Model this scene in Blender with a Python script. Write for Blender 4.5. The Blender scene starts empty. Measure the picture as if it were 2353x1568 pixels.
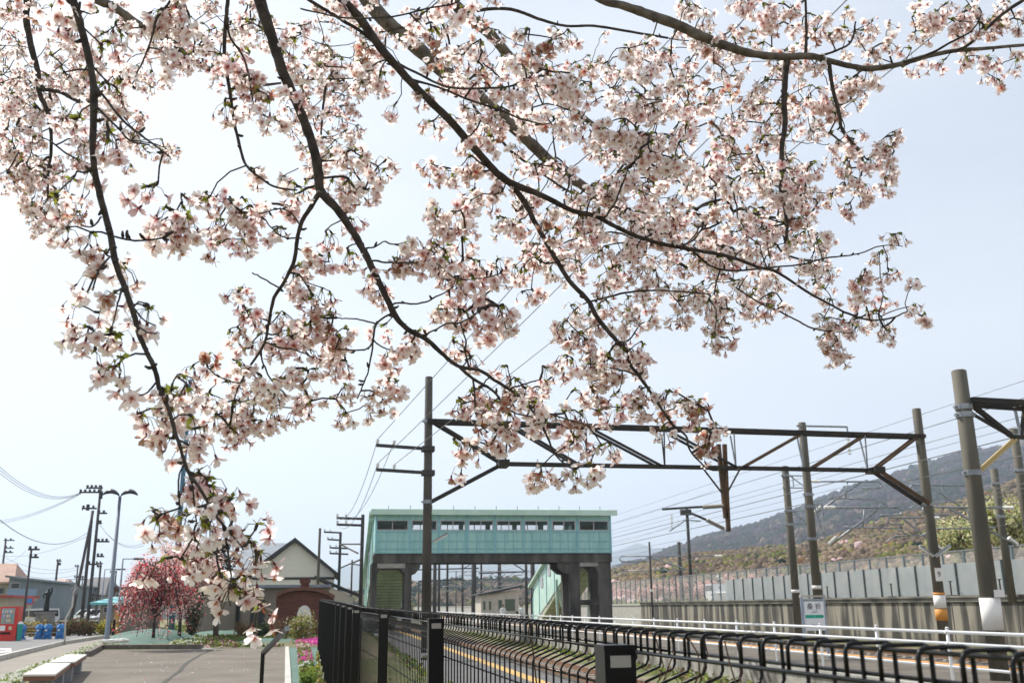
import bpy, math, random
import numpy as np
from mathutils import Vector, Matrix, noise
random.seed(7); rng = np.random.default_rng(7)
R = math.radians
S = bpy.context.scene
COL = S.collection

# ------------------------------------------------------------------ camera
F = 2236.0; CX, CY = 1176.0, 784.0          # focal length and centre in the units of a 2352 px wide frame
CAM = Vector((0, 0, 1.6))
_y = Vector((767 - CX, CY - 1395, -F)).normalized()      # railway direction seen from the camera
_z = Vector((-101, 8184, -F)); _z = (_z - _z.dot(_y) * _y).normalized()
_x = _y.cross(_z)
M = Matrix((_x, _y, _z))                     # camera -> world rotation
cd = bpy.data.cameras.new('camera'); cam = bpy.data.objects.new('camera', cd); COL.objects.link(cam)
cam.matrix_world = Matrix.Translation(CAM) @ M.to_4x4()
cd.sensor_width = 22.3; cd.lens = F / 2352 * 22.3
cd.clip_start = 0.05; cd.clip_end = 60000
cd.dof.use_dof = True; cd.dof.focus_distance = 3.4; cd.dof.aperture_fstop = 7.1
S.camera = cam

def ray(px, py): return M @ Vector((px - CX, CY - py, -F))
def PY(px, py, Y): d = ray(px, py); return CAM + d * (Y / d.y)
def PX(px, py, X): d = ray(px, py); return CAM + d * (X / d.x)
def PZ(px, py, z): d = ray(px, py); return CAM + d * ((z - CAM.z) / d.z)
def PD(px, py, D): return CAM + ray(px, py) * (D / F)
def rise(y):
    t = min(1, max(0, (y - 4) / 28)); return 0.3 * t * t * (3 - 2 * t)
def G(px, py, lift=0.0):                      # where a sight line meets the gently rising ground
    z = 0.2
    for _ in range(25):
        p = PZ(px, py, z); z = rise(p.y)
    return Vector((p.x, p.y, z + lift))

# ------------------------------------------------------------------ world, sun, exposure
SUN_EL, SUN_AZ = 50.0, -42.0                  # azimuth measured from +Y towards +X
w = bpy.data.worlds.new('World'); S.world = w; w.use_nodes = True
nt = w.node_tree; bg = nt.nodes['Background']
sky = nt.nodes.new('ShaderNodeTexSky'); sky.sky_type = 'NISHITA'; sky.sun_disc = False
sky.sun_elevation = R(SUN_EL); sky.sun_rotation = R(SUN_AZ)
sky.air_density = 1.0; sky.dust_density = 3.0; sky.ozone_density = 1.0; sky.altitude = 80
veil = nt.nodes.new('ShaderNodeMixRGB'); veil.inputs[0].default_value = 0.52
veil.inputs[2].default_value = (7.4, 7.6, 7.8, 1)          # thin high cloud veil
tc = nt.nodes.new('ShaderNodeTexCoord'); nz = nt.nodes.new('ShaderNodeTexNoise')
mp = nt.nodes.new('ShaderNodeMapping'); mp.inputs['Scale'].default_value = (1.2, 1.2, 5)
nz.inputs['Scale'].default_value = 1.4; nz.inputs['Detail'].default_value = 5
mr = nt.nodes.new('ShaderNodeMapRange'); mr.inputs[1].default_value = .3; mr.inputs[2].default_value = .75
mr.inputs[3].default_value = .4; mr.inputs[4].default_value = .76
nt.links.new(tc.outputs['Generated'], mp.inputs[0]); nt.links.new(mp.outputs[0], nz.inputs[0])
nt.links.new(nz.outputs[0], mr.inputs[0])
sx = nt.nodes.new('ShaderNodeSeparateXYZ'); nt.links.new(tc.outputs['Generated'], sx.inputs[0])   # the veil thickens towards the horizon
hm = nt.nodes.new('ShaderNodeMapRange'); hm.inputs[1].default_value = 0; hm.inputs[2].default_value = .45; hm.inputs[3].default_value = .34; hm.inputs[4].default_value = 0
nt.links.new(sx.outputs[2], hm.inputs[0]); ad = nt.nodes.new('ShaderNodeMath'); ad.use_clamp = True
nt.links.new(mr.outputs[0], ad.inputs[0]); nt.links.new(hm.outputs[0], ad.inputs[1]); nt.links.new(ad.outputs[0], veil.inputs[0])
nt.links.new(sky.outputs[0], veil.inputs[1]); nt.links.new(veil.outputs[0], bg.inputs[0])
bg.inputs[1].default_value = 0.103
sd = bpy.data.lights.new('sun', 'SUN'); sun = bpy.data.objects.new('sun', sd); COL.objects.link(sun)
sd.energy = 5.0; sd.angle = R(0.53); sd.color = (1.0, 0.955, 0.88)
sdir = Vector((math.sin(R(SUN_AZ)) * math.cos(R(SUN_EL)), math.cos(R(SUN_AZ)) * math.cos(R(SUN_EL)), math.sin(R(SUN_EL))))
sun.rotation_euler = sdir.to_track_quat('Z', 'Y').to_euler()
S.view_settings.view_transform = 'Standard'; S.view_settings.look = 'None'
S.view_settings.exposure = 0.38; S.view_settings.gamma = 1
S.render.film_transparent = False
S.cycles.use_denoising = True
S.cycles.max_bounces = 8; S.cycles.transparent_max_bounces = 12; S.cycles.volume_bounces = 1

# ------------------------------------------------------------------ materials
def mat(name, col, rough=.7, metal=0, col2=None, scale=8, bump=0, detail=4, stretch=None, spec=.5, lo=.35, hi=.65, col3=None, trans=0):
    m = bpy.data.materials.new(name); m.use_nodes = True
    n = m.node_tree.nodes; l = m.node_tree.links; b = n['Principled BSDF']
    b.inputs['Base Color'].default_value = (*col, 1); b.inputs['Roughness'].default_value = rough
    b.inputs['Metallic'].default_value = metal; b.inputs['Specular IOR Level'].default_value = spec
    if col2 or bump:
        t = n.new('ShaderNodeTexCoord'); mp = n.new('ShaderNodeMapping'); tx = n.new('ShaderNodeTexNoise')
        mp.inputs['Scale'].default_value = stretch or (1, 1, 1)
        tx.inputs['Scale'].default_value = scale; tx.inputs['Detail'].default_value = detail
        l.new(t.outputs['Object'], mp.inputs[0]); l.new(mp.outputs[0], tx.inputs[0])
        if col2:
            cr = n.new('ShaderNodeValToRGB'); cr.color_ramp.elements[0].position = lo; cr.color_ramp.elements[1].position = hi
            cr.color_ramp.elements[0].color = (*col, 1); cr.color_ramp.elements[1].color = (*col2, 1)
            if col3:
                e = cr.color_ramp.elements.new((lo + hi) / 2); e.color = (*col3, 1)
            l.new(tx.outputs[0], cr.inputs[0]); l.new(cr.outputs[0], b.inputs['Base Color'])
        if bump:
            bp = n.new('ShaderNodeBump'); bp.inputs['Strength'].default_value = bump; bp.inputs['Distance'].default_value = .02
            l.new(tx.outputs[0], bp.inputs['Height']); l.new(bp.outputs[0], b.inputs['Normal'])
    if trans:
        tr = n.new('ShaderNodeBsdfTranslucent'); mx = n.new('ShaderNodeMixShader'); mx.inputs[0].default_value = trans
        src = b.inputs['Base Color'].links
        if src: l.new(src[0].from_socket, tr.inputs[0])
        else: tr.inputs[0].default_value = (*col, 1)
        l.new(b.outputs[0], mx.inputs[1]); l.new(tr.outputs[0], mx.inputs[2]); l.new(mx.outputs[0], n['Material Output'].inputs[0])
    return m
def glassy(name, col, alpha, rough=.05):
    m = bpy.data.materials.new(name); m.use_nodes = True
    n = m.node_tree.nodes; l = m.node_tree.links; b = n['Principled BSDF']
    b.inputs['Base Color'].default_value = (*col, 1); b.inputs['Roughness'].default_value = rough
    tp = n.new('ShaderNodeBsdfTransparent'); mx = n.new('ShaderNodeMixShader'); mx.inputs[0].default_value = alpha
    l.new(tp.outputs[0], mx.inputs[1]); l.new(b.outputs[0], mx.inputs[2]); l.new(mx.outputs[0], n['Material Output'].inputs[0])
    return m

m_asph = mat('plaza_asphalt', (.1, .086, .066), .9, 0, (.17, .147, .115), .9, .25, 8, lo=.3, hi=.7)
m_road = mat('road_asphalt', (.16, .16, .16), .9, 0, (.2, .2, .195), .5, 0, 8)
m_pave = mat('footway_paving', (.22, .2, .17), .9, 0, (.27, .245, .21), .8, 0, 6)
m_ground = mat('earth_and_grass', (.09, .105, .03), .95, 0, (.24, .19, .12), .45, .4, 8, lo=.38, hi=.6, col3=(.14, .15, .05))
m_field = mat('field_grass', (.12, .17, .04), .95, 0, (.22, .24, .08), .05, 0, 8)
m_conc = mat('concrete', (.3, .29, .265), .85, 0, (.42, .405, .37), 3, .15, 6)
m_kerb = mat('kerb_concrete', (.4, .385, .35), .85, 0, (.55, .53, .48), 4, .1, 6)
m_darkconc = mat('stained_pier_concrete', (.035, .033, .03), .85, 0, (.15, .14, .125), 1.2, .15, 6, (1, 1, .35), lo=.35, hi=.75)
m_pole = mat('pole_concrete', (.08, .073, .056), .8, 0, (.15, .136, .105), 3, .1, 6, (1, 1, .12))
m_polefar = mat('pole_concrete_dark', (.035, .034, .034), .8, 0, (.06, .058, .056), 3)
m_steel = mat('galvanised_steel', (.2, .22, .24), .45, .5, (.32, .34, .36), 6)
m_rust = mat('rusty_truss_steel', (.036, .028, .02), .75, .1, (.018, .018, .017), 1.6, .1, 6, lo=.42, hi=.62)
m_brown = mat('rust_brown_steel', (.12, .062, .024), .75, .1, (.05, .03, .016), 2, .1, 6)
m_wire = mat('wire_metal', (.16, .17, .17), .5, .3)
m_insul = mat('porcelain', (.72, .72, .68), .25)
m_black = mat('black_powder_coat', (.004, .004, .005), .28, 0, spec=.3)
m_white = mat('white_pipe_paint', (.8, .81, .83), .35)
m_whitem = mat('white_paint', (.78, .77, .74), .6)
m_mint = mat('mint_painted_steel', (.26, .52, .49), .5, 0, (.36, .62, .57), 2.2, .03, 7, (1, 1, .22), lo=.38, hi=.6, col3=(.31, .57, .55))
m_mintlt = mat('pale_mint_paint', (.46, .66, .57), .5, 0, (.58, .76, .66), 1.2, 0, 5)
m_mintun = mat('stair_soffit_paint', (.42, .52, .33), .6, 0, (.5, .6, .4), 1, 0, 5)
m_winfr = mat('lilac_window_frame', (.5, .48, .52), .5)
m_glass = glassy('window_glass', (.12, .13, .15), .08)
m_clear = glassy('clear_noise_screen', (.62, .6, .58), .17, .2)
m_bark = mat('cherry_bark', (.026, .02, .017), .85, 0, (.085, .068, .056), 30, .8, 6, (1, 1, 1), lo=.35, hi=.72)
m_limb = mat('sunlit_cherry_bark', (.07, .056, .046), .85, 0, (.2, .17, .14), 26, .8, 7, (1, 1, 1), lo=.35, hi=.68)  # bark copy made paler: sunlight on the limbs put into the colour
m_rail = mat('rusty_rail', (.2, .11, .06), .7, .2)
m_ball = mat('ballast', (.1, .075, .055), .95, 0, (.24, .19, .145), 14, .8, 8)
m_sleep = mat('sleeper_concrete', (.33, .3, .26), .9)
m_plat = mat('platform_asphalt', (.08, .08, .08), .9, 0, (.12, .118, .112), 1, 0, 7)
m_rib = mat('bluish_rib_paint', (.27, .54, .6), .5, 0, (.2, .44, .5), 2)
m_platfar = mat('platform_paving', (.085, .072, .056), .9, 0, (.14, .12, .095), 1, 0, 7)
m_yel = mat('yellow_tactile', (.58, .34, .08), .7, 0, (.42, .28, .1), 3)
m_orange = mat('orange_tactile', (.72, .3, .05), .7)
m_sheet = mat('weed_control_sheet', (.055, .125, .1), .8, 0, (.085, .16, .13), 1.5, .3, 5)
m_dirt = mat('garden_soil', (.16, .13, .08), .95, 0, (.1, .12, .04), 2, .5, 6)

# ------------------------------------------------------------------ mesh building
def wloc(o):
    v = Vector((0, 0, 0))
    while o: v += o.location; o = o.parent
    return v
class MB:
    def __init__(s): s.v = []; s.f = []; s.m = []
    def add(s, v, f, mi=0):
        k = len(s.v); s.v += [tuple(x) for x in v]; s.f += [tuple(i + k for i in q) for q in f]; s.m += [mi] * len(f); return s
    def box(s, a, b, mi=0):
        x0, y0, z0 = a; x1, y1, z1 = b
        v = [(x0, y0, z0), (x1, y0, z0), (x1, y1, z0), (x0, y1, z0), (x0, y0, z1), (x1, y0, z1), (x1, y1, z1), (x0, y1, z1)]
        return s.add(v, [(0, 3, 2, 1), (4, 5, 6, 7), (0, 1, 5, 4), (1, 2, 6, 5), (2, 3, 7, 6), (3, 0, 4, 7)], mi)
    def cbox(s, c, sz, mi=0):
        return s.box([c[i] - sz[i] / 2 for i in range(3)], [c[i] + sz[i] / 2 for i in range(3)], mi)
    def bar(s, p, q, w, h=None, mi=0, up=(0, 0, 1)):
        p = Vector(p); q = Vector(q); h = h or w; d = (q - p).normalized(); u = Vector(up)
        if abs(d.dot(u)) > .98: u = Vector((0, 1, 0))
        a = d.cross(u).normalized() * w / 2; b = a.cross(d).normalized() * h / 2
        v = [p - a - b, p + a - b, p + a + b, p - a + b, q - a - b, q + a - b, q + a + b, q - a + b]
        return s.add(v, [(0, 3, 2, 1), (4, 5, 6, 7), (0, 1, 5, 4), (1, 2, 6, 5), (2, 3, 7, 6), (3, 0, 4, 7)], mi)
    def tube(s, pts, r, n=8, mi=0, cap=True):
        pts = [Vector(p) for p in pts]; k = len(pts)
        rr = r if isinstance(r, (list, tuple)) else [r] * k
        t0 = (pts[1] - pts[0]).normalized(); u = Vector((0, 0, 1)) if abs(t0.z) < .9 else Vector((1, 0, 0))
        a = t0.cross(u).normalized(); vs = []; fs = []
        for i, p in enumerate(pts):
            t = (pts[min(i + 1, k - 1)] - pts[max(i - 1, 0)]).normalized()
            a = (a - a.dot(t) * t).normalized(); b = t.cross(a)
            for j in range(n):
                th = 2 * math.pi * j / n; vs.append(p + (a * math.cos(th) + b * math.sin(th)) * rr[i])
        for i in range(k - 1):
            for j in range(n): fs.append((i * n + j, i * n + (j + 1) % n, (i + 1) * n + (j + 1) % n, (i + 1) * n + j))
        if cap: fs.append(tuple(range(n - 1, -1, -1))); fs.append(tuple((k - 1) * n + j for j in range(n)))
        return s.add(vs, fs, mi)
    def prism(s, poly, vec, mi=0):                # closed polygon (3D points) pushed along vec
        n = len(poly); v = [Vector(p) for p in poly] + [Vector(p) + Vector(vec) for p in poly]
        f = [tuple(range(n - 1, -1, -1)), tuple(range(n, 2 * n))] + [(i, (i + 1) % n, n + (i + 1) % n, n + i) for i in range(n)]
        return s.add(v, f, mi)
    def blob(s, c, r, mi=0, jit=.2, sq=1, rs=random):
        t = 1.618; V = [(-1, t, 0), (1, t, 0), (-1, -t, 0), (1, -t, 0), (0, -1, t), (0, 1, t), (0, -1, -t), (0, 1, -t), (t, 0, -1), (t, 0, 1), (-t, 0, -1), (-t, 0, 1)]
        f = [(0, 11, 5), (0, 5, 1), (0, 1, 7), (0, 7, 10), (0, 10, 11), (1, 5, 9), (5, 11, 4), (11, 10, 2), (10, 7, 6), (7, 1, 8), (3, 9, 4), (3, 4, 2), (3, 2, 6), (3, 6, 8), (3, 8, 9), (4, 9, 5), (2, 4, 11), (6, 2, 10), (8, 6, 7), (9, 8, 1)]
        v = [Vector(c) + Vector((x, y, z * sq)) * (r / 1.9 * (1 + rs.uniform(-jit, jit))) for x, y, z in V]
        return s.add(v, f, mi)
    def leaf(s, p, d, size, mi=0):
        d = Vector(d).normalized(); a = d.orthogonal().normalized()
        a.rotate(Matrix.Rotation(random.uniform(0, 6.3), 3, d)); p = Vector(p)
        s.add([p - a * size * .5, p + d * size * .5, p + a * size * .5, p - d * size * .5], [(0, 1, 2, 3)], mi); return s
    def build(s, name, mats, parent=None, smooth=False, base=None):
        o = None
        me = bpy.data.meshes.new(name)
        off = wloc(parent) if parent else (Vector(base) if base is not None else Vector((0, 0, 0)))
        me.from_pydata([(x - off.x, y - off.y, z - off.z) for x, y, z in s.v], [], s.f)
        mats = mats if isinstance(mats, (list, tuple)) else [mats]
        for m in mats: me.materials.append(m)
        if any(s.m): me.polygons.foreach_set('material_index', s.m)
        if smooth: me.polygons.foreach_set('use_smooth', [True] * len(s.f))
        me.update(); o = bpy.data.objects.new(name, me); COL.objects.link(o)
        if parent: o.parent = parent
        else: o.location = off
        return o
def tag(o, label=None, cat=None, group=None, kind=None):
    if label: o['label'] = label
    if cat: o['category'] = cat
    if group: o['group'] = group
    if kind: o['kind'] = kind
    return o
def thing(name, loc, label, cat, group=None):
    o = bpy.data.objects.new(name, None); COL.objects.link(o); o.location = Vector(loc); o.empty_display_size = .1
    return tag(o, label, cat, group)
def copy_tree(o, parent=None):
    c = o.copy(); COL.objects.link(c); c.parent = parent
    for ch in o.children: copy_tree(ch, c)
    return c
def struct(o): return tag(o, kind='structure')
def sheet(name, pts, m, lift=0):
    b = MB(); b.add([(p[0], p[1], p[2] + lift) for p in pts], [tuple(range(len(pts)))]); return struct(b.build(name, m))
def lighten(p, q, n): return [Vector(p).lerp(Vector(q), i / n) for i in range(n + 1)]


# ================================================================== SETTING
XW = 33.0                                     # retaining wall beside the tracks
ZB = -0.75                                    # track bed
WT = PX(2300, 1365, XW).z                     # top of the wall
def ground_mesh():
    cols = [(-6000, 0), (-400, 0), (-80, 0), (-40, 0), (-20, 0), (-10, 0), (-6, 0), (-3, 0), (-1, 0), (.6, 0), (1.6, 0), (2.3, 1), (2.45, 2), (12.05, 2), (12.1, 2), (16.95, 2), (XW + .1, 2), (XW + .25, 3), (60, 3), (200, 3), (900, 3), (6000, 3)]
    rows = [-80, -20, -5, 0] + list(range(3, 40, 3)) + [45, 60, 80, 110, 160, 260, 500, 1200, 9000]
    b = MB(); v = []
    for y in rows:
        for x, k in cols:
            z = [rise(y), min(rise(y), .02) - .03, ZB, WT - .35][k]
            if y > 500: z = -.3
            v.append((x, y, z))
    n = len(cols); f = [(r * n + c, r * n + c + 1, (r + 1) * n + c + 1, (r + 1) * n + c) for r in range(len(rows) - 1) for c in range(n - 1)]
    b.add(v, f); return struct(b.build('ground', m_ground))
ground_mesh()

# platforms, ballast, tactile strips
b = MB(); b.box((2.4, -30, ZB), (5.15, 150, 0)); struct(b.build('platform', m_plat))
b = MB(); b.box((5.15, -30, -.16), (5.3, 150, .02)); b.box((5.22, -30, ZB), (5.28, 150, -.16)); tag(b.build('platform_edge', mat('dull_edge_concrete', (.07, .062, .052), .95, 0, (.11, .1, .085), 3, spec=.1)), kind='structure')
b = MB(); b.box((4.3, -30, 0), (4.6, 150, .006)); struct(b.build('tactile_strip', m_yel))
b = MB(); b.box((12.1, -30, ZB), (16.9, 220, -.04)); struct(b.build('island_platform', m_platfar))
def staincol(name, c1, c2, dark, sc=(.9, .9, .05), lo=.42, hi=.62, top=None):
    m = bpy.data.materials.new(name); m.use_nodes = True; n = m.node_tree.nodes; l = m.node_tree.links; bs = n['Principled BSDF']
    t = n.new('ShaderNodeTexCoord'); a = n.new('ShaderNodeMapping'); a.inputs['Scale'].default_value = sc
    nx = n.new('ShaderNodeTexNoise'); nx.inputs['Scale'].default_value = 1; nx.inputs['Detail'].default_value = 5
    cr = n.new('ShaderNodeValToRGB'); cr.color_ramp.elements[0].position = lo; cr.color_ramp.elements[1].position = hi
    cr.color_ramp.elements[0].color = (*dark, 1); cr.color_ramp.elements[1].color = (*c1, 1)
    n2 = n.new('ShaderNodeTexNoise'); n2.inputs['Scale'].default_value = 1.4; n2.inputs['Detail'].default_value = 6
    mx = n.new('ShaderNodeMixRGB'); mx.inputs[2].default_value = (*c2, 1)
    l.new(t.outputs['Object'], a.inputs[0]); l.new(a.outputs[0], nx.inputs[0]); l.new(nx.outputs[0], cr.inputs[0])
    l.new(t.outputs['Object'], n2.inputs[0]); mq = n.new('ShaderNodeMath'); mq.operation = 'MULTIPLY'; mq.inputs[1].default_value = .45; l.new(n2.outputs[0], mq.inputs[0]); l.new(mq.outputs[0], mx.inputs[0]); l.new(cr.outputs[0], mx.inputs[1]); l.new(mx.outputs[0], bs.inputs['Base Color'])
    bs.inputs['Roughness'].default_value = .9
    return m
m_wall = staincol('streaked_wall_concrete', (.31, .285, .23), (.17, .155, .13), (.018, .017, .015), (1, 1.0, .085), .475, .57)
m_face = staincol('platform_face_concrete', (.42, .4, .36), (.2, .19, .16), (.1, .09, .08), (1, 1.6, 1.2), .38, .6)
b = MB(); b.box((11.98, -30, ZB), (12.1, 220, -.14)); struct(b.build('platform_face', m_face))
b = MB(); b.box((11.9, -30, -.14), (12.35, 220, -.035)); struct(b.build('platform_coping', m_conc))
b = MB(); b.box((16.1, -30, -.04), (16.4, 220, -.032)); struct(b.build('orange_strip', m_orange))
b = MB(); b.box((6.2, -30, ZB), (9.6, 260, ZB + .1)); b.box((18.3, -30, ZB), (26.5, 400, ZB + .1)); struct(b.build('ballast', m_ball))
for xc in (7.9, 20.0, 24.2):
    t = thing('railway_track', (xc, 60, ZB), {7.9: 'rusty railway track beside the near asphalt platform', 20.0: 'railway track just beyond the railed island platform', 24.2: 'railway track between the first far track and the streaked wall'}[xc], 'track', 'railway tracks')
    for dx in (-.53, .53):
        b = MB(); b.box((xc + dx - .035, -30, ZB + .2), (xc + dx + .035, 260, ZB + .32)); b.box((xc + dx - .06, -30, ZB + .17), (xc + dx + .06, 260, ZB + .2)); b.build('rail', m_rail, t)
    b = MB()
    for k in range(0, 180): b.cbox((xc, 5 + k * .7, ZB + .12), (2.1, .24, .1))
    tag(b.build('sleepers', m_sleep, t), kind='stuff')

# plaza, footway, road on the left
pl = [G(-60, 1640), G(52, 1590), G(150, 1532), G(229, 1493), G(474, 1492), G(660, 1486.5), G(662, 1640)]
pz = [Vector((p.x, p.y, rise(p.y) + .006)) for p in pl]
def terr_sheet(name, px, m, lift, n=14, mm=None):
    """a sheet between two edges given as pixel polylines, following the rise of the ground"""
    A, B = px; b = MB(); rows = []
    def samp(P, t):
        t *= len(P) - 1; i = min(int(t), len(P) - 2); return Vector(P[i]).lerp(Vector(P[i + 1]), t - i)
    A = [G(*p) for p in A]; B = [G(*p) for p in B]
    for i in range(n + 1):
        r = []
        for j in range(n + 1):
            p = samp(A, i / n).lerp(samp(B, i / n), j / n); r.append((p.x, p.y, rise(p.y) + lift))
        rows.append(r)
    v = [p for r in rows for p in r]; k = n + 1
    b.add(v, [(i * k + j, (i + 1) * k + j, (i + 1) * k + j + 1, i * k + j + 1) for i in range(n) for j in range(n)])
    o = b.build(name, m); return struct(o)
terr_sheet('plaza_paving', ([(-70, 1720), (52, 1590), (150, 1532), (229, 1493)], [(662, 1720), (662, 1590), (661, 1530), (659, 1487)]), m_asph, .012)
terr_sheet('footway', ([(-400, 1640), (-150, 1560), (0, 1517), (143, 1480), (240, 1465)], [(-400, 1760), (-150, 1640), (0, 1563), (143, 1507), (240, 1471)]), m_pave, .012)
terr_sheet('road', ([(-700, 1690), (-150, 1560), (0, 1516), (143, 1479), (240, 1464), (330, 1447)], [(-700, 1462), (-150, 1461), (0, 1459), (143, 1447), (245, 1437), (330, 1432)]), m_road, .012)
def stripe(name, px, m, lift=.02): sheet(name, [Vector((p.x, p.y, rise(p.y))) for p in (G(*q) for q in px)], m, lift)
stripe('lane_marking', [(166, 1459.5), (225, 1453.2), (226, 1454.6), (168, 1461)], m_whitem)
stripe('edge_marking', [(-100, 1474.5), (0, 1469), (100, 1456), (160, 1450), (161, 1451), (100, 1457.4), (0, 1470.6), (-100, 1476.5)], m_whitem)
stripe('road_symbol_marking', [(-90, 1492), (25, 1489), (26, 1497), (-90, 1506)], m_whitem)
stripe('road_symbol_gap', [(-90, 1495.5), (12, 1492), (13, 1494.5), (-90, 1499.5)], m_road, .026)
def kerb(name, px, wd, h, m, drop=0):
    pts = [G(*p) for p in px]; b = MB()
    for p, q in zip(pts, pts[1:]):
        n = max(1, int((q - p).length / 1.0))
        for i in range(n):
            a = p.lerp(q, i / n); c = p.lerp(q, (i + .985) / n); a.z = rise(a.y) + h / 2; c.z = rise(c.y) + h / 2
            b.bar(a, c, wd, h)
    return struct(b.build(name, m))
kerb('road_kerb', [(-250, 1597), (-60, 1533), (0, 1516), (143, 1480), (240, 1464.5)], .16, .15, m_kerb)
kerb('plaza_kerb', [(200, 1508), (230, 1491), (466, 1490)], .16, .16, mat('dark_kerb', (.11, .1, .085), .9, 0, (.17, .155, .13), 5))
kerb('plaza_edge_kerb', [(659, 1487), (661, 1560), (664, 1680)], .12, .05, m_kerb)
kerb('ramp_kerb', [(466, 1490), (502, 1494)], .14, .05, m_kerb)
ck = [G(*q) for q in [(352, 1600), (378, 1567), (396, 1553), (413, 1541), (419, 1533), (426, 1525), (437, 1517), (450, 1510), (462, 1503), (476, 1497), (486, 1492)]]
b = MB(); wv_ = [.035, .045, .03, .05, .04, .055, .035, .04, .03, .03, .02]
v = []
for p, q in zip(ck, wv_): v += [(p.x - q, p.y, rise(p.y) + .02), (p.x + q, p.y, rise(p.y) + .02)]
b.add(v, [(2 * i, 2 * i + 1, 2 * i + 3, 2 * i + 2) for i in range(len(ck) - 1)]); struct(b.build('paving_crack', mat('crack_tar', (.05, .05, .04), .9)))
# gardens
terr_sheet('weed_sheet', ([(666, 1720), (664, 1590), (663, 1530), (661, 1487)], [(790, 1720), (760, 1590), (745, 1530), (735, 1487)]), m_sheet, .014)
terr_sheet('garden_soil', ([(215, 1494), (470, 1489), (735, 1486)], [(260, 1452), (470, 1444), (735, 1446)]), m_dirt, .014)
def mound(name, cpx, D, rx, ry, h, m, ph=0):
    c = G(*cpx); n = 26; b = MB(); v = []
    for i in range(n + 1):
        for j in range(n + 1):
            u = i / n * 2 - 1; q = j / n * 2 - 1; r = math.hypot(u, q)
            k = max(0, 1 - r * r); k = k * k * (3 - 2 * k)
            x = c.x + u * rx; y = c.y + q * ry
            z = rise(y) + .02 - .06 * (r > .97) + h * k * (1 + .18 * noise.noise(Vector((x * 1.3 + ph, y * .9, 0))))
            v.append((x, y, z))
    k = n + 1; b.add(v, [(i * k + j, (i + 1) * k + j, (i + 1) * k + j + 1, i * k + j + 1) for i in range(n) for j in range(n)])
    o = b.build(name, m, None, True); return struct(o), c
mound('garden_mound', (345, 1473), 34, 2.2, 3.6, .46, m_sheet)
mound('garden_mound', (530, 1462), 40, 2.6, 3.4, .3, m_sheet, 5)
mound('garden_mound', (640, 1472), 36, 1.8, 1.0, .12, m_sheet, 9)

# low ground cover, each patch one stuff object
def scatter(name, edge, n, mats, size, label=None, h=.06, seed=3, up=True, wts=None):
    rs = random.Random(seed); A, B = [[G(*p) for p in e] for e in edge]; b = MB()
    def samp(P, t):
        t *= len(P) - 1; i = min(int(t), len(P) - 2); return P[i].lerp(P[i + 1], t - i)
    for _ in range(n):
        p = samp(A, (t := rs.random())).lerp(samp(B, t), rs.random())
        z = rise(p.y) + .03 + rs.random() * h
        mi = rs.choices(range(len(mats)), wts)[0]
        d = Vector((rs.gauss(0, .7), rs.gauss(0, .7), 1)).normalized(); s = size * rs.uniform(.5, 1.4)
        random.seed(rs.random()); b.leaf((p.x, p.y, z), d if rs.random() < .5 else (rs.gauss(0, 1), -1, .3), s, mi)
    o = b.build(name, mats); return tag(o, kind='stuff')
g_lime = mat('lime_leaves', (.26, .33, .05), .7, trans=.3); g_grn = mat('green_leaves', (.09, .16, .03), .7, trans=.3)
g_wht = mat('white_petals', (.8, .79, .72), .7, trans=.3); g_pnk = mat('pink_phlox', (.72, .09, .42), .6, trans=.35)
g_lpk = mat('pale_pink_petals', (.75, .38, .5), .6, trans=.35); g_brn = mat('dry_stems', (.18, .12, .06), .9, trans=.1); g_yel = mat('yellow_petals', (.75, .55, .06), .7, trans=.3)
scatter('flower_border', ([(-80, 1600), (0, 1564), (120, 1520), (240, 1474)], [(-80, 1640), (0, 1592), (120, 1533), (240, 1481)]), 5200, [g_wht, g_lime, g_grn], .1, wts=[6, 3, 1])
scatter('flower_border', ([(222, 1484), (350, 1486), (480, 1486)], [(235, 1489), (350, 1489), (480, 1489)]), 1200, [g_lime, g_wht, g_lpk], .09, wts=[5, 2, 2])
scatter('lime_ground_cover', ([(386, 1483), (440, 1464)], [(470, 1483), (475, 1462)]), 2600, [g_lime, g_wht, g_grn], .11, h=.12)
scatter('heather_ground_cover', ([(440, 1486), (470, 1466)], [(560, 1488), (500, 1466)]), 1800, [g_brn, g_grn, g_lpk, g_lime], .1, h=.1, wts=[5, 3, 2, 2])
scatter('flower_border', ([(505, 1480), (650, 1482)], [(520, 1486), (650, 1485)]), 1800, [g_lime, g_wht, g_grn, g_lpk], .09, wts=[4, 3, 4, 1])
scatter('low_green_hedge', ([(470, 1458), (735, 1464)], [(480, 1474), (735, 1472)]), 5200, [g_grn, g_brn, g_lime], .11, h=.16, wts=[6, 4, 1])
scatter('meadow_grass', ([(380, 1440), (560, 1442), (735, 1444)], [(380, 1452), (560, 1456), (735, 1460)]), 5200, [g_lime, g_grn, g_brn], .12, h=.22, wts=[5, 6, 2])
scatter('verge_grass', ([(-60, 1442), (120, 1437), (245, 1430), (300, 1427)], [(-60, 1457), (120, 1446), (245, 1437), (300, 1431)]), 5000, [g_lime, g_grn, g_brn], .16, h=.12, wts=[4, 3, 4])
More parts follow.
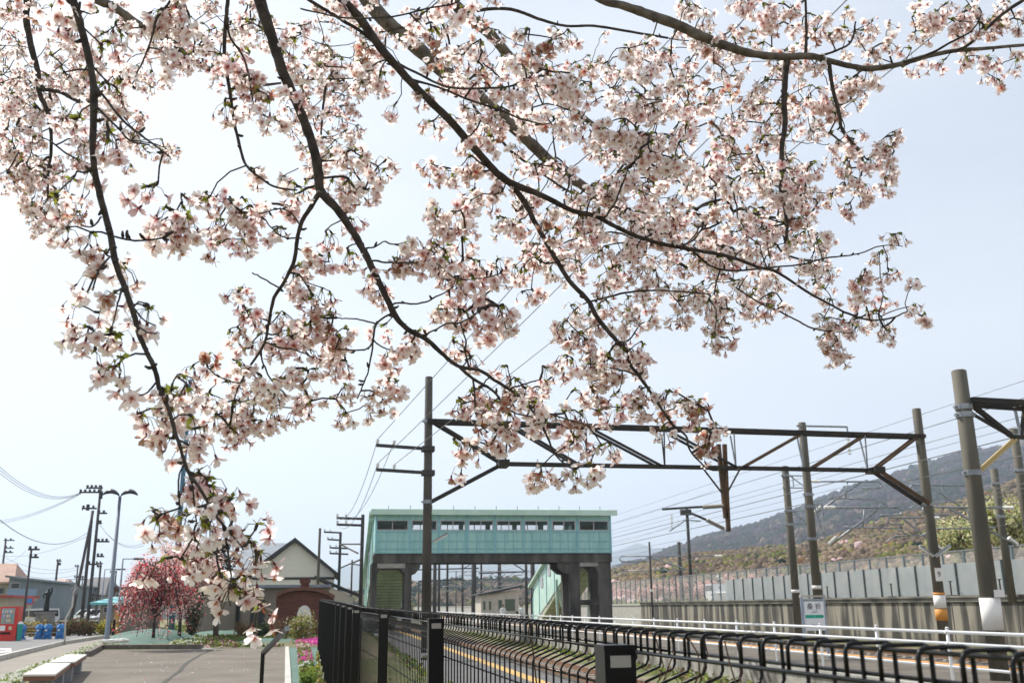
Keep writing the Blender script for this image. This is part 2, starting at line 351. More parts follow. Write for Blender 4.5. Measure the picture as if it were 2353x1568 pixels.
for k, (yy, wd) in enumerate([(1478, 1), (1492, .9), (1503, .85), (1514, .8), (1526, .8), (1538, .9), (1552, .95), (1567, 1)]):
    t = (yy - 1478) / 90; x0 = 681 + 9 * t; x1 = 708 + 18 * t
    mm = [[g_pnk, g_lpk, g_lime], [g_lime, g_pnk, g_wht], [g_grn, g_pnk, g_lime], [g_lime, g_wht, g_pnk], [g_pnk, g_grn, g_lime], [g_grn, g_lime, g_wht], [g_lime, g_grn, g_brn], [g_lime, g_grn, g_grn]][k]
    o = scatter('phlox_clump', ([(x0, yy - 5), (x1, yy - 5)], [(x0, yy + 4), (x1, yy + 4)]), 700, mm, .07, h=.13, seed=40 + k, wts=[6, 2, 3])
o = scatter('phlox_bed', ([(690, 1474), (738, 1472)], [(678, 1480), (740, 1486)]), 1000, [g_pnk, g_lpk], .08, h=.14, seed=77, wts=[7, 2])
scatter('fence_foot_weeds', ([(742, 1500), (752, 1640)], [(728, 1500), (724, 1640)]), 1200, [g_lime, g_brn, g_yel, g_wht], .07, h=.1, wts=[5, 5, 1, 1])
scatter('fallen_petals', ([(240, 1500), (300, 1600)], [(655, 1492), (655, 1600)]), 160, [g_wht, g_lpk], .035, h=.004, seed=91)
# track side weeds (between near platform tracks and platform face) and near grass strip
def scat3(name, x0, x1, y0, y1, z, n, mats, size, h, seed, wts=None):
    rs = random.Random(seed); b = MB()
    for _ in range(n):
        y = y0 + (y1 - y0) * rs.random() ** 1.6; p = (rs.uniform(x0, x1), y, z + rs.random() * h)
        random.seed(rs.random()); b.leaf(p, (rs.gauss(0, 1), rs.gauss(0, 1), .3), size * rs.uniform(.5, 1.4), rs.choices(range(len(mats)), wts)[0])
    return tag(b.build(name, mats), kind='stuff')
scat3('trackside_weeds', 10.9, 11.9, 10, 90, ZB, 3200, [g_lime, g_grn, g_brn], .13, .22, 5, [5, 3, 5])
scat3('trackside_weeds', .8, 2.35, 4, 60, 0, 6500, [g_lime, g_grn, g_brn], .09, .2, 6, [4, 5, 3])
scat3('field_crops', 36, 120, 60, 200, WT - .35, 4000, [g_lime, g_grn], .6, .5, 8)

# hills
def hill(name, ridge, D, D0, m, back=1.5, bump=3, nseg=14, trees=None, tsize=6, seed=1, z0=0, tm=None, prof=1.0):
    rs = random.Random(seed); tops = [PD(px, py, D) - Vector((0, 0, tsize * .95 if trees else 0)) for px, py in ridge]; b = MB(); rows = []; pts = []
    for i in range(len(tops) - 1):
        n = 10
        for k in range(n): pts.append(tops[i].lerp(tops[i + 1], k / n))
    pts.append(tops[-1]); v = []
    for p in pts:
        h = Vector((p.x, p.y, 0)); u = h.normalized(); base = u * (h.length * D0 / D)
        for j in range(nseg + 4):
            t = j / nseg
            q = base.lerp(h, min(t, 1)) if t <= 1 else h + u * (h.length * .12 * (t - 1) * nseg)
            z = z0 + (p.z - z0) * (min(t, 1) ** prof if t <= 1 else 1 - (t - 1) * nseg / 3)
            z += bump * noise.noise(Vector((q.x, q.y, 0)) / (bump * 14)) * min(1, t * 2) * (t < 1)
            v.append((q.x, q.y, z))
    k = nseg + 4; b.add(v, [(i * k + j, (i + 1) * k + j, (i + 1) * k + j + 1, i * k + j + 1) for i in range(len(pts) - 1) for j in range(k - 1)])
    struct(b.build(name, m, None, True))
    if trees:
        b0 = MB(); b0.blob((0, 0, 0), 1.0, 0, 0); TV = np.array([tuple(q) for q in b0.v]); TF = np.array(b0.f); g0 = np.random.default_rng(seed); P = []; Sz = []; MI = []; tot = sum(tm[1])
        for _ in range(trees):
            i = rs.randrange(len(pts) - 1); j = rs.random() ** .8 * (nseg)
            jj = int(j); p = Vector(v[i * k + jj]).lerp(Vector(v[i * k + jj + 1]), j - jj).lerp(Vector(v[(i + 1) * k + jj]), rs.random())
            sz = tsize * rs.uniform(.5, 1.25) * (.55 + .45 * j / nseg); mi = rs.choices(range(len(tm[0])), tm[1])[0]
            if rs.random() < .75:                              # woods come in patches of one kind
                q = (noise.noise(Vector((p.x, p.y, 0)) / (tsize * 11)) + .5 * noise.noise(Vector((p.x, p.y, 7)) / (tsize * 4)) + .62) / 1.24; acc = 0
                for mi, w_ in enumerate(tm[1]):
                    acc += w_ / tot
                    if q < acc: break
            P.append((p.x, p.y, p.z + sz * .3)); Sz.append(sz); MI.append(mi)
        N = len(P); Sz = np.array(Sz)[:, None, None]; asp = g0.uniform(.8, 1.5, (N, 1, 1)) * np.array([[[0, 0, 1.0]]]) + np.array([[[1, 1, 0]]])
        V = TV[None] * (1 + g0.uniform(-.3, .3, (N, 12, 1))) * Sz * asp + np.array(P)[:, None, :]
        FF = (TF[None] + 12 * np.arange(N)[:, None, None]).reshape(-1); nf = N * 20; me = bpy.data.meshes.new(name + '_woodland')
        me.vertices.add(N * 12); me.vertices.foreach_set('co', V.reshape(-1)); me.loops.add(nf * 3); me.loops.foreach_set('vertex_index', FF); me.polygons.add(nf); me.polygons.foreach_set('loop_start', np.arange(nf) * 3)
        for m_ in tm[0]: me.materials.append(m_)
        me.polygons.foreach_set('material_index', np.repeat(np.array(MI), 20)); me.update(calc_edges=True); o = bpy.data.objects.new(name + '_woodland', me); COL.objects.link(o); tag(o, kind='stuff')
def fol(name, c1, c2, sc=.05): return mat(name, c1, .95, 0, c2, sc, 0, 6, spec=.05)
m_mtn = fol('far_mountain_forest', (.03, .05, .05), (.05, .07, .06), .001)
m_hill = fol('wooded_slope', (.012, .018, .022), (.034, .03, .036), .012)
m_foot = fol('foothill_scrub', (.1, .085, .04), (.2, .14, .08), .03)
f_dk = fol('cedar_green', (.008, .02, .014), (.015, .032, .02)); f_br = fol('bare_wood_brown', (.11, .085, .062), (.15, .11, .08)); f_tan = fol('tan_brushwood', (.17, .135, .085), (.22, .17, .11)); f_vb = fol('violet_brown_wood', (.035, .026, .034), (.055, .042, .046)); f_ol = fol('spring_olive', (.1, .115, .03), (.15, .14, .045)); f_lg = fol('fresh_leaf_green', (.15, .2, .03), (.2, .24, .05)); f_pk = fol('far_blossom', (.5, .33, .34), (.62, .46, .46)); f_rd = fol('russet_scrub', (.14, .06, .03), (.2, .1, .05))
hill('mountain', [(-300, 1362), (150, 1356), (380, 1352), (500, 1340), (600, 1330), (740, 1312), (790, 1302), (850, 1290), (950, 1275), (1100, 1262), (1200, 1260), (1320, 1264), (1400, 1268), (1432, 1259), (1463, 1246.5), (1478, 1250), (1500, 1258), (1555, 1256), (1650, 1262), (1800, 1270), (2100, 1290)], 6500, 5000, m_mtn, bump=30, nseg=10)
hill('hill', [(1380, 1320), (1436, 1298), (1480, 1290), (1519, 1268), (1584, 1244), (1605, 1237), (1631, 1227), (1674, 1217), (1741, 1204), (1765, 1195), (1794, 1183), (1860, 1158), (1958, 1119), (2041, 1092), (2079, 1077), (2107, 1068), (2133, 1064), (2171, 1049), (2194, 1043), (2240, 1034), (2301, 1022), (2352, 1010), (2600, 985), (2900, 975)], 1700, 640, m_hill, bump=9, trees=22000, tsize=7, seed=2, tm=[[f_dk, f_vb, f_br], [7, 6, 1.5]], prof=.9)
hill('foothill', [(1340, 1345), (1406, 1322), (1480, 1303), (1587, 1275), (1700, 1262), (1830, 1252), (1958, 1225), (2082, 1187), (2200, 1150), (2352, 1100), (2600, 1060)], 430, 140, m_foot, bump=3, trees=34000, tsize=1.5, seed=3, z0=1, tm=[[f_dk, f_ol, f_br, f_tan, f_rd, f_lg, f_pk], [1.6, 4.5, 9, 8, 1.6, .6, .25]], prof=.8)
hill('wooded_rise', [(560, 1378), (760, 1365), (900, 1352), (950, 1345), (1010, 1340), (1100, 1333), (1160, 1331), (1220, 1334), (1300, 1338), (1406, 1325), (1480, 1330)], 560, 420, m_foot, bump=2, nseg=6, trees=5000, tsize=3.4, seed=4, tm=[[f_br, f_dk, f_ol], [7, 5, 2]])

# ================================================================== BLACK MESH FENCE
FP = [(2140, 1522, -.4), (1412, 1485, 1.6), (1000, 1422, 3.6), (882, 1405, 5.6), (820, 1397, 7.6), (803.5, 1390.5, 9.6), (789, 1387, 11.6), (777, 1384, 13.6), (767, 1382, 15.6), (759.5, 1380.5, 17.6), (753.5, 1379.5, 19.6), (749, 1378.6, 21.6), (745, 1378, 23.6), (742, 1377.2, 25.6), (739, 1376.6, 27.6), (737, 1376, 29.6), (735.5, 1375.4, 31.6)]
fp = [PY(*q) for q in FP]
d0 = fp[2] - fp[1]; fp[0] = fp[1] - d0; fp.insert(0, fp[0] - d0); print('FP', [tuple(round(c, 3) for c in p) for p in fp[:6]]); 
for i in (0, 1): fp[i].z = fp[2].z
HW = [.025, .025, .026, .018, .014, .011] + [.01] * 20
fence = thing('mesh_fence', (fp[2].x, fp[2].y, fp[2].z - 1.5), 'long black welded wire mesh fence running away beside the railway', 'fence')
m_lab = mat('grey_sticker', (.36, .34, .32), .5)
for i, p in enumerate(fp):
    q = fp[i + 1] if i + 1 < len(fp) else fp[i - 1]; d = (q - p); d.z = 0; d.normalize()
    if i > 3: d = Vector((.05, 1, 0)).normalized()
    side = Vector((d.y, -d.x, 0))
    # post stands on the viewer's side of the mesh plane
    c = p
    b = MB(); b.bar(c - Vector((0, 0, 1.62)), c, .052, .052, 0, d)
    po = b.build('post', m_black, fence)
    if i > 0:
        b = MB(); b.bar(c - Vector((0, 0, .004)), c + Vector((0, 0, .004)), .054, .054, 0, d); b.build('post_cap', m_black, po)
        f0 = c - d * .027
        b = MB(); b.bar(f0 - Vector((0, 0, .03)), f0 - Vector((0, 0, .012)), .034, .0015, 0, d); b.build('label_plate', m_lab, po)
    if i in (2, 3, 4):
        b = MB(); b.tube([c - side * .03 - d * .02 - Vector((0, 0, .12)), c - side * .05 - d * .02 - Vector((0, 0, .12))], .009, 6); b.build('bolt', m_steel, po)
W_ = .056                             # hook depth, top above post top
prof = [(0, -.036), (0, -.008), (.003, -.002), (.009, 0), (W_ - .009, 0), (W_ - .003, -.002), (W_, -.008), (W_, -.052), (W_ - .004, -.06), (.006, -.078), (0, -.088), (0, -1.46)]
for i in range(len(fp) - 1):
    p, q = fp[i], fp[i + 1]; L = (q - p).length; d = (q - p).normalized(); h = Vector((d.x, d.y, 0)).normalized(); side = Vector((h.y, -h.x, 0))
    b = MB(); n = 33; lod = 6 if i < 6 else 4
    for k in range(n):
        o = p.lerp(q, (k + .5) / n) + Vector((0, 0, HW[i] + (HW[i + 1] - HW[i]) * (k + .5) / n)) + side * .034
        pr = prof if i < 7 else [prof[0], prof[2], prof[5], prof[7], prof[10], prof[11]]
        b.tube([o + side * u + Vector((0, 0, z)) for u, z in pr], .0024, lod)
    e = h * .012
    for u, z in [(-.004, -.034), (W_ + .004, -.034), (W_ * .5, -.0055), (.005, -.096)] + [(.005, -.096 - .05), (.005, -.096 - .2)] + [(.005, -.3 - k * .2) for k in range(1, 6)]:
        a = p + side * (u + .034) + Vector((0, 0, z + HW[i])) + e; c = q + side * (u + .034) + Vector((0, 0, z + HW[i + 1])) - e
        b.tube([a, c], .0026, lod)
    b.build('wire_panel', m_black, fence, True)
# dead vine climbing the fence
b = MB()
for (sx, sy, ex, ey, Y, am) in [(2024, 1418, 2005, 1475, 3.0, 6), (1995, 1500, 1985, 1568, 2.3, 5), (2030, 1495, 2040, 1565, 2.2, 6)]:
    pass
vine = [(2015, 1317), (2012, 1335), (2002, 1352), (2000, 1372), (2006, 1392), (2003, 1418)]
vine = [(x - 2015 + 1226, y - 1317 + 1351) for x, y in vine]
v3 = [PD(x, y, 2.35) for x, y in vine]; foot = PD(1222, 1475, 2.35); v3 += [foot, foot + Vector((.01, 0, -.1))]
b.tube(v3, [.0012] * 5 + [.002] * 3, 5)
vb = b.build('dead_vine', mat('dry_vine', (.09, .05, .03), .9), base=v3[-1]); tag(vb, 'single dry brown vine stem curling above the black mesh fence', 'vine')
for k, (x, y, Y, L) in enumerate([(1505, 1440, 1.55, .18), (1580, 1440, 1.36, .2), (1660, 1452, 1.2, .22)]):
    rs = random.Random(k); b = MB()
    for s in range(2):
        p = PD(x + s * 26, y + 12, Y + .02); pts = []
        for t in range(9): pts.append(p + Vector((.012 * math.sin(t * 1.1 + s) + rs.gauss(0, .003), .012 * math.cos(t * 1.3), -L * t / 8 - .005)))
        b.tube(pts, .0011, 5)
        b.tube([pts[3], pts[3] + Vector((.02, 0, .02)), pts[3] + Vector((.035, 0, -.01))], .0008, 4)
    o = b.build('vine_tendril', bpy.data.materials['dry_vine'], base=pts[-1])
    tag(o, ['thin dry vine twisted round the fence wires right of the near post', 'dry forked tendril on the fence wires, between two other tendrils', 'dry tendril hanging in the fence wires nearest the right edge'][k], 'vine', 'dry vines on the fence')

# black bent handrail at the plaza steps
hr = thing('handrail', PY(604, 1568, 14) - Vector((0, 0, .6)), 'black bent steel handrail rising from the bottom edge beside the plaza', 'handrail')
a = PY(604, 1499.5, 14); e = PY(659, 1443, 13.2); b = MB(); b.bar((a.x, a.y, 0), (a.x, a.y, a.z + .01), .05); b.build('post', m_black, hr)
b = MB(); b.bar(a, e, .05, .05); b.build('rail', m_black, hr)
b = MB(); b.bar(e, e + (e - a).normalized() * .02, .054, .054); b.build('end_cap', m_steel, hr)

# ================================================================== WHITE PIPE FENCE on the island platform
XF = 12.25; zf = -.035
zr = [PX(2352, 1457.3, XF).z, PX(2352, 1486.6, XF).z, PX(2114, 1523, XF).z]
wf = thing('pipe_fence', (XF, 30, zf), 'white three rail pipe fence along the island platform', 'fence')
Yp = 16.0 - 2.72 * 4; k = 0
while Yp < 150:
    b = MB(); b.tube([(XF, Yp, zf), (XF, Yp, zr[0] + .07)], .036, 8); b.tube([(XF, Yp, zr[0] + .07), (XF, Yp, zr[0] + .1)], [.045, .02], 8)
    for z in zr[:2]: b.tube([(XF - .05, Yp, z), (XF + .05, Yp, z)], .04, 8)
    b.build('post', m_white, wf, True); Yp += 2.72; k += 1
for z in zr:
    b = MB(); b.tube([(XF, 1, z), (XF, 75, z), (XF, 152, z)], .034 if z > .6 else .028, 10); b.build('rail', m_white, wf, True)

# ================================================================== POLES AND GANTRIES
def ppole(name, bpx, tpx, Y, r0, r1, m, label, cat='pole', group=None, zb=None, bands=(), parts=True):
    """tapered pole whose foot is at zb"""
    a = PY(bpx[0], bpx[1], Y); t = PY(tpx[0], tpx[1], Y); x = (a.x + t.x) / 2
    zb = rise(Y) if zb is None else zb
    o = thing(name, (x, Y, zb), label, cat, group)
    b = MB(); b.tube([(x, Y, zb - .1), (x, Y, t.z - .02), (x, Y, t.z)], [r0, r1, r1 * .8], 16); b.build('shaft', m, o, True)
    for z in bands:
        b = MB(); b.tube([(x, Y, z - .06), (x, Y, z + .06)], r1 + .03, 12); b.bar((x - r1 - .08, Y, z), (x + r1 + .08, Y, z), .07, .05); b.build('band', m_steel, o)
    return o, x, t.z
YG = 32.0
def g(px, py, dy=0): return PY(px, py, YG + dy)
def zat(py, px, Y): return PY(px, py, Y).z
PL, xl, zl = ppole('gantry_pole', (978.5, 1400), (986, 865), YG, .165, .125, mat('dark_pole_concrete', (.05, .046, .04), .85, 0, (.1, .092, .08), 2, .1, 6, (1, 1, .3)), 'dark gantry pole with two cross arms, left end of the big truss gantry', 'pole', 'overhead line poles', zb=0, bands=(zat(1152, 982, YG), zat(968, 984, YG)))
m_dpole = bpy.data.materials['dark_pole_concrete']
PR, xr, zrr = ppole('gantry_pole', (2170, 1440), (2100.6, 938), YG, .19, .155, m_pole, 'tall gantry pole with number plate and orange band, right end of truss', 'pole', 'overhead line poles', zb=-.04, bands=(zat(1003, 2112, YG), zat(1158, 2130, YG)))
# plates on the right pole
def pband(o, x, Y, y0, y1, m, r, name, px): 
    b = MB(); b.tube([(x, Y, zat(y1, px, Y)), (x, Y, zat(y0, px, Y))], r, 18); return b.build(name, m, o, True)
pband(PR, xr, YG, 1366, 1396, m_whitem, .2, 'white_band', 2165)
pband(PR, xr, YG, 1397.5, 1424, m_brown and mat('orange_paint', (.62, .26, .04), .6), .203, 'orange_band', 2165)
pband(PR, xr, YG, 1360, 1366, bpy.data.materials['orange_paint'], .201, 'orange_band', 2165)
pz0 = zat(1334, 2152, YG); pz1 = zat(1304, 2152, YG)
b = MB(); b.box((xr - .17, YG - .2, pz0), (xr + .12, YG - .19, pz1)); plate = b.build('number_plate', m_whitem, PR)
def text_mesh(s, size, loc, parent, m, name='lettering', rz=0, ext=.002, align='CENTER'):
    cu = bpy.data.curves.new('t', 'FONT'); cu.body = s; cu.size = size; cu.extrude = ext; cu.align_x = align; cu.align_y = 'CENTER'
    to = bpy.data.objects.new('t', cu); COL.objects.link(to)
    to.rotation_euler = (R(90), 0, rz); to.location = loc; bpy.context.view_layer.update()
    dg = bpy.context.evaluated_depsgraph_get(); me = bpy.data.meshes.new_from_object(to.evaluated_get(dg))
    me.transform(to.matrix_world); off = wloc(parent); me.transform(Matrix.Translation(-off))
    bpy.data.objects.remove(to); me.materials.clear(); me.materials.append(m)
    o = bpy.data.objects.new(name, me); COL.objects.link(o); o.parent = parent; return o
m_ink = mat('black_ink', (.015, .015, .02), .6)
text_mesh('9', .26, (xr - .03, YG - .205, (pz0 + pz1) / 2), plate, m_ink)
# twin fluorescent lamps on right pole
m_lamp = mat('lamp_tube', (.75, .76, .74), .4)
def tube_lamp(p, px1, px2, Y, label, group='fluorescent lamps on the poles'):
    a = PY(*px1, Y); c = PY(*px2, Y); o = thing('tube_lamp', a, label, 'lamp', group)
    d = (c - a).normalized(); b = MB(); b.bar(a - d * .06, a + d * .1, .05, .05); b.build('bracket', m_steel, o)
    b = MB(); b.bar(a, c, .09, .05); b.build('housing', m_steel, o); b = MB(); b.tube([a + Vector((0, 0, -.05)), c + Vector((0, 0, -.05))], .035, 8); b.build('tube', m_lamp, o, True)
tube_lamp(None, (2143, 1274), (2112, 1252), YG - .25, 'left tube lamp of the pair on the gantry pole with number plate')
tube_lamp(None, (2150, 1274), (2182, 1251), YG - .25, 'right tube lamp of the pair on the gantry pole with number plate')
tube_lamp(None, (996, 1241), (1027, 1224), YG - .25, 'white tube lamp sticking out of the dark left gantry pole')

# main truss gantry
TG = thing('truss_gantry', g(985, 968), 'long dark steel truss gantry spanning the tracks between two poles', 'gantry')
tl, tr_ = g(980, 968), g(2118, 1003); bl, br_ = g(1155, 1065), g(2010, 1080)
def T(p): return Vector(p)
for dy in (-.2, .2):
    v = Vector((0, dy, 0))
    b = MB(); b.bar(tl + v, tr_ + v, .1, .13); b.build('top_chord', m_rust, TG)
    b = MB(); b.bar(bl + v, br_ + v, .07, .09); b.build('bottom_chord', m_rust, TG)
    for A, B in [((1000, 972), (1155, 1065)), ((1186, 984.5), (1327.5, 1060.4 + 8)), ((1362, 989.7), (1517, 1072)), ((1541, 996), (1688, 1075))]:
        b = MB(); b.bar(g(*A) + v, g(*B) + v, .07, .08); b.build('diagonal', m_rust, TG)
    for A, B in [((1702, 1075), (1833, 1001)), ((1860, 1077), (1981, 1002)), ((2005, 1079), (2105, 1003))]:
        b = MB(); b.bar(g(*A) + v, g(*B) + v, .07, .08); b.build('diagonal', m_brown, TG)
for A in [(1162, 1000, 1160, 1065), (1341, 986, 1350, 1070), (1519, 996, 1527, 1073), (1678, 997, 1691, 1075), (1833, 1002, 1846, 1077), (1977, 1003, 1993, 1079)]:
    for dy in (-.3, .3):
        b = MB(); b.bar(g(A[0] + (7 if dy > 0 else 0), A[1]) + Vector((0, dy, 0)), g(A[2], A[3]), .045, .05); b.build('web_post', m_steel if A[0] > 1600 else m_rust, TG)
b = MB(); b.bar(bl + Vector((0, 0, 0)), g(990, 1152), .11, .13); b.build('knee_brace', m_rust, TG)
for dy in (-.2, .2):
    b = MB(); b.bar(br_ + Vector((0, dy, 0)), g(2128, 1158) + Vector((0, dy, 0)), .09, .13); b.build('knee_brace', m_brown if dy < 0 else m_rust, TG)
b = MB(); b.cbox(bl, (.35, .7, .22)); b.build('gusset', m_rust, TG); b = MB(); b.cbox(br_, (.4, .7, .2)); b.build('gusset', m_rust, TG)
b = MB()
for i in range(70):
    c = tl.lerp(tr_, (i + .5) / 70); b.bar(c + Vector((-.12 if i % 2 else .12, -.3, -.01)), c + Vector((.12 if i % 2 else -.12, .3, -.01)), .03, .03)
b.build('top_lacing', m_rust, TG)
# drop frame under the gantry
dr = thing('drop_frame', g(1665, 1075), 'rust brown steel drop frame hanging under the truss gantry', 'drop frame')
for A, B in [((1650, 1020), (1667, 1190)), ((1664, 1020), (1673, 1220))]:
    b = MB(); b.bar(g(*A), g(*B), .13, .13); b.build('hanger', m_brown, dr)
for A, B in [((1617, 1078), (1657, 1130)), ((1700, 1076), (1672, 1128))]:
    b = MB(); b.bar(g(*A), g(*B), .05, .05); b.build('brace', m_rust, dr)
# cross arms of the left pole
ARM = []
for py0, py1, ends in [(1022, 1031, (867, 905)), (1078, 1086, (867, 905))]:
    b = MB(); a = g(864, py0); c = g(992, py1); b.bar(a, c, .1, .1); arm = b.build('cross_arm', m_polefar, PL)
    b = MB(); b.cbox(g(983, py1), (.42, .42, .16)); b.build('clamp', m_polefar, arm)
    for ex in ends:
        p = a.lerp(c, (ex - 864) / 128); b = MB(); b.tube([p, p + Vector((0, 0, .09)), p + Vector((0, 0, .1)), p + Vector((0, 0, .2))], [.03, .03, .06, .05], 8)
        b.build('insulator', m_insul, arm); ARM.append(p + Vector((0, 0, .2)))

# near right gantry
YN = 19.6
def n_(px, py, dy=0): return PY(px, py, YN + dy)
PN, xn, zn = ppole('gantry_pole', (2291, 1480), (2198, 850), YN, .2, .165, m_pole, 'thickest concrete pole with wide white wrap, near right edge', 'pole', 'overhead line poles', zb=-.04, bands=(n_(2215, 935).z, n_(2215, 953).z, n_(2245, 1086).z))
b = MB(); b.tube([(xn, YN, n_(2290, 1446).z), (xn, YN, n_(2280, 1372).z)], .21, 20); b.build('white_wrap', m_whitem, PN, True)
b = MB(); b.box((xn - .02, YN - .25, n_(2275, 1371).z), (xn + .2, YN - .2, n_(2270, 1354).z)); b.build('box_plate', m_whitem, PN)
TN = thing('truss_gantry', n_(2215, 930), 'dark steel gantry arm running off the right edge from thickest pole', 'gantry')
for dy in (-.25, .25):
    v = Vector((0, dy, 0))
    b = MB(); b.bar(n_(2216, 923) + v, n_(2700, 948) + v, .1, .12); b.build('top_chord', m_rust, TN)
for A, B, w_, mm in [((2222, 932), (2700, 965), .06, m_rust), ((2228, 926), (2322, 1000), .1, m_rust), ((2226, 946), (2325, 1003), .06, m_rust), ((2354, 928), (2346, 1002), .07, m_rust), ((2330, 934), (2345, 1002), .05, m_steel), ((2345, 930), (2440, 1003), .07, m_rust), ((2322, 1002), (2700, 1032), .08, m_rust)]:
    b = MB(); b.bar(n_(*A), n_(*B), w_, w_); b.build('truss_member', mm, TN)
m_ochre = mat('ochre_steel', (.5, .38, .17), .6)
for dx in (0, 9):
    b = MB(); b.bar(n_(2243 + dx, 1083), n_(2326 + dx, 1008), .05, .05); b.build('knee_brace', m_ochre, TN)

# other concrete poles
BR = {}
def bracket_frame(o, x, Y, z0, z1, m=m_steel, s=1, dxr=.55):
    """steel frame that carries the cantilever"""
    b = MB()
    for z in (z0, z1): b.bar((x - .22, Y - .02, z), (x + s * dxr, Y - .02, z), .06, .05)
    b.bar((x + s * dxr, Y - .02, z0), (x + s * dxr, Y - .02, z1), .05); b.bar((x + s * .2, Y - .02, z1), (x + s * dxr, Y - .02, z0), .04); b.bar((x + s * .35, Y - .02, z0), (x + s * .35, Y - .02, z1), .035)
    b.build('bracket', m, o)
def hook_tube(p, q, drop, r, bm):
    """horizontal tube with a rounded return, like a hairpin"""
    p = Vector(p); q = Vector(q); d = (q - p).normalized(); h = drop / 2; pts = [p, q]
    for k in range(1, 8):
        a = math.pi * k / 8; pts.append(q + d * h * math.sin(a) + Vector((0, 0, -h + h * math.cos(a))))
    pts.append(q + Vector((0, 0, -drop))); pts.append(q - d * (q - p).length * .55 + Vector((0, 0, -drop)))
    bm.tube(pts, r, 7)
def cantilever(x, Y, zt, s, L, label, group='cantilevers holding up the contact wires', sc=1.0):
    o = thing('cantilever', (x, Y, zt), label, 'cantilever', group)
    r = .04 * sc; a = Vector((x, Y, zt)); e = a + Vector((s * L, 0, .02))
    b = MB(); b.tube([a + Vector((s * .5 * sc, 0, 0)), e], r, 8); hook_tube(a + Vector((s * L * .55, 0, 0)), e, .32 * sc, r, b); b.build('top_tube', m_steel, o, True)
    b = MB(); b.tube([a + Vector((s * .2 * sc, 0, -1.5 * sc)), a + Vector((s * .75 * L, 0, -.02))], r * 1.15, 8); b.build('strut', m_steel, o, True)
    b = MB(); b.tube([a + Vector((s * .25 * L, 0, -.8 * sc)), a + Vector((s * .95 * L, 0, -.85 * sc))], r * .8, 8); b.tube([a + Vector((s * .95 * L, 0, -.85 * sc)), a + Vector((s * (L + .4 * sc), 0, -1.15 * sc))], r * .7, 8)
    b.tube([a + Vector((s * .55 * L, 0, -.02)), a + Vector((s * .5 * L, 0, -.8 * sc))], r * .7, 8); b.build('registration_arm', m_steel, o, True)
    for p, q in [(a + Vector((s * .05, 0, 0)), a + Vector((s * .55 * sc, 0, 0))), (a + Vector((s * .1, 0, -1.5 * sc)), a + Vector((s * .1 + s * .5 * sc * .8, 0, -1.5 * sc + .32 * sc)))]:
        n = 7; pts = []; rr = []
        for k in range(n):
            pts += [p.lerp(q, k / n), p.lerp(q, (k + .5) / n)]; rr += [.05 * sc, .085 * sc]
        b = MB(); b.tube(pts, rr, 8); b.build('insulator', m_insul, o)
    return o
PB, xb, zb_ = ppole('catenary_pole', (1884, 1440), (1842, 970), 38, .185, .16, m_pole, 'concrete pole crossing the gantry, right behind the station name sign', 'pole', 'overhead line poles', zb=-.04, bands=(PY(1860, 1135, 38).z, PY(1862, 1163, 38).z, PY(1868, 1237, 38).z))
bracket_frame(PB, xb, 38, PY(1868, 1237, 38).z, PY(1862, 1158, 38).z)
b = MB(); b.bar((xb - .3, 37.9, PY(1844, 979, 38).z), (xb + 2.0, 37.9, PY(1844, 979, 38).z), .07, .07); b.bar((xb + 2.0, 37.9, PY(1844, 979, 38).z), (xb + 2.0, 37.9, PY(1905, 998, 38).z), .05, .05); arm = b.build('top_arm', m_steel, PB)
def disc_string(p, q, n, r, parent, name='insulator_string', m=m_insul):
    p = Vector(p); q = Vector(q); pts = []; rr = []
    for k in range(n):
        for t, w_ in ((0, .25), (.35, .3), (.4, 1), (.6, .8), (.65, .3)): pts.append(p.lerp(q, (k + t) / n)); rr.append(r * w_)
    b = MB(); b.tube(pts, rr, 8); return b.build(name, m, parent)
disc_string((xb + 2.0, 37.9, PY(1905, 998, 38).z), (xb + 2.0, 37.9, PY(1905, 1046, 38).z), 6, .09, arm)
cantilever(xb + .6, 38, PY(1891, 1165, 38).z, 1, 3.4, 'grey cantilever with white insulator on the pole behind the name sign')
PA, xa, za = ppole('catenary_pole', (1833, 1455), (1805, 1070), 44, .185, .165, m_pole, 'concrete pole just left of the station name sign', 'pole', 'overhead line poles', zb=-.04, bands=(PY(1810, 1092, 44).z, PY(1812, 1173, 44).z, PY(1815, 1204, 44).z))
bracket_frame(PA, xa, 44, PY(1812, 1120, 44).z, PY(1810, 1092, 44).z, dxr=1.0); bracket_frame(PA, xa, 44, PY(1815, 1203, 44).z, PY(1812, 1173, 44).z, dxr=.9)
cantilever(xa + 1.2, 44, PY(1860, 1105, 44).z, 1, 3.6, 'upper grey cantilever with hairpin end between two concrete poles')
for o, x, Y, y_, px in ((PA, xa, 44, 1357, 1824), (PB, xb, 38, 1348, 1875)):
    z = PY(px, y_, Y).z; b = MB(); b.tube([(x, Y, z - .07), (x, Y, z + .07)], .187, 16); b.build('white_tag', m_whitem, o, True)
for (cpx, Y, s, L, lb, sc) in [((2330, 1166), 40, -1, 4.4, 'grey cantilever reaching left behind the thickest pole', 1.1), ((2160, 1189), 43, -1, 2.6, 'lower cantilever reaching left of the numbered gantry pole', 1.0), ((2240, 1115), 52, -1, 4.0, 'farther cantilever glimpsed between the two right gantry poles', 1.2)]:
    p = PY(*cpx, Y); cantilever(p.x, Y, p.z, s, L, lb, sc=sc)
ppole('catenary_pole', (2326, 1365), (2280, 1076), 44, .2, .18, m_pole, 'concrete pole behind the frosted panels, right of the thickest pole', 'pole', 'overhead line poles', zb=WT - .3, bands=(PY(2290, 1110, 44).z, PY(2300, 1185, 44).z))
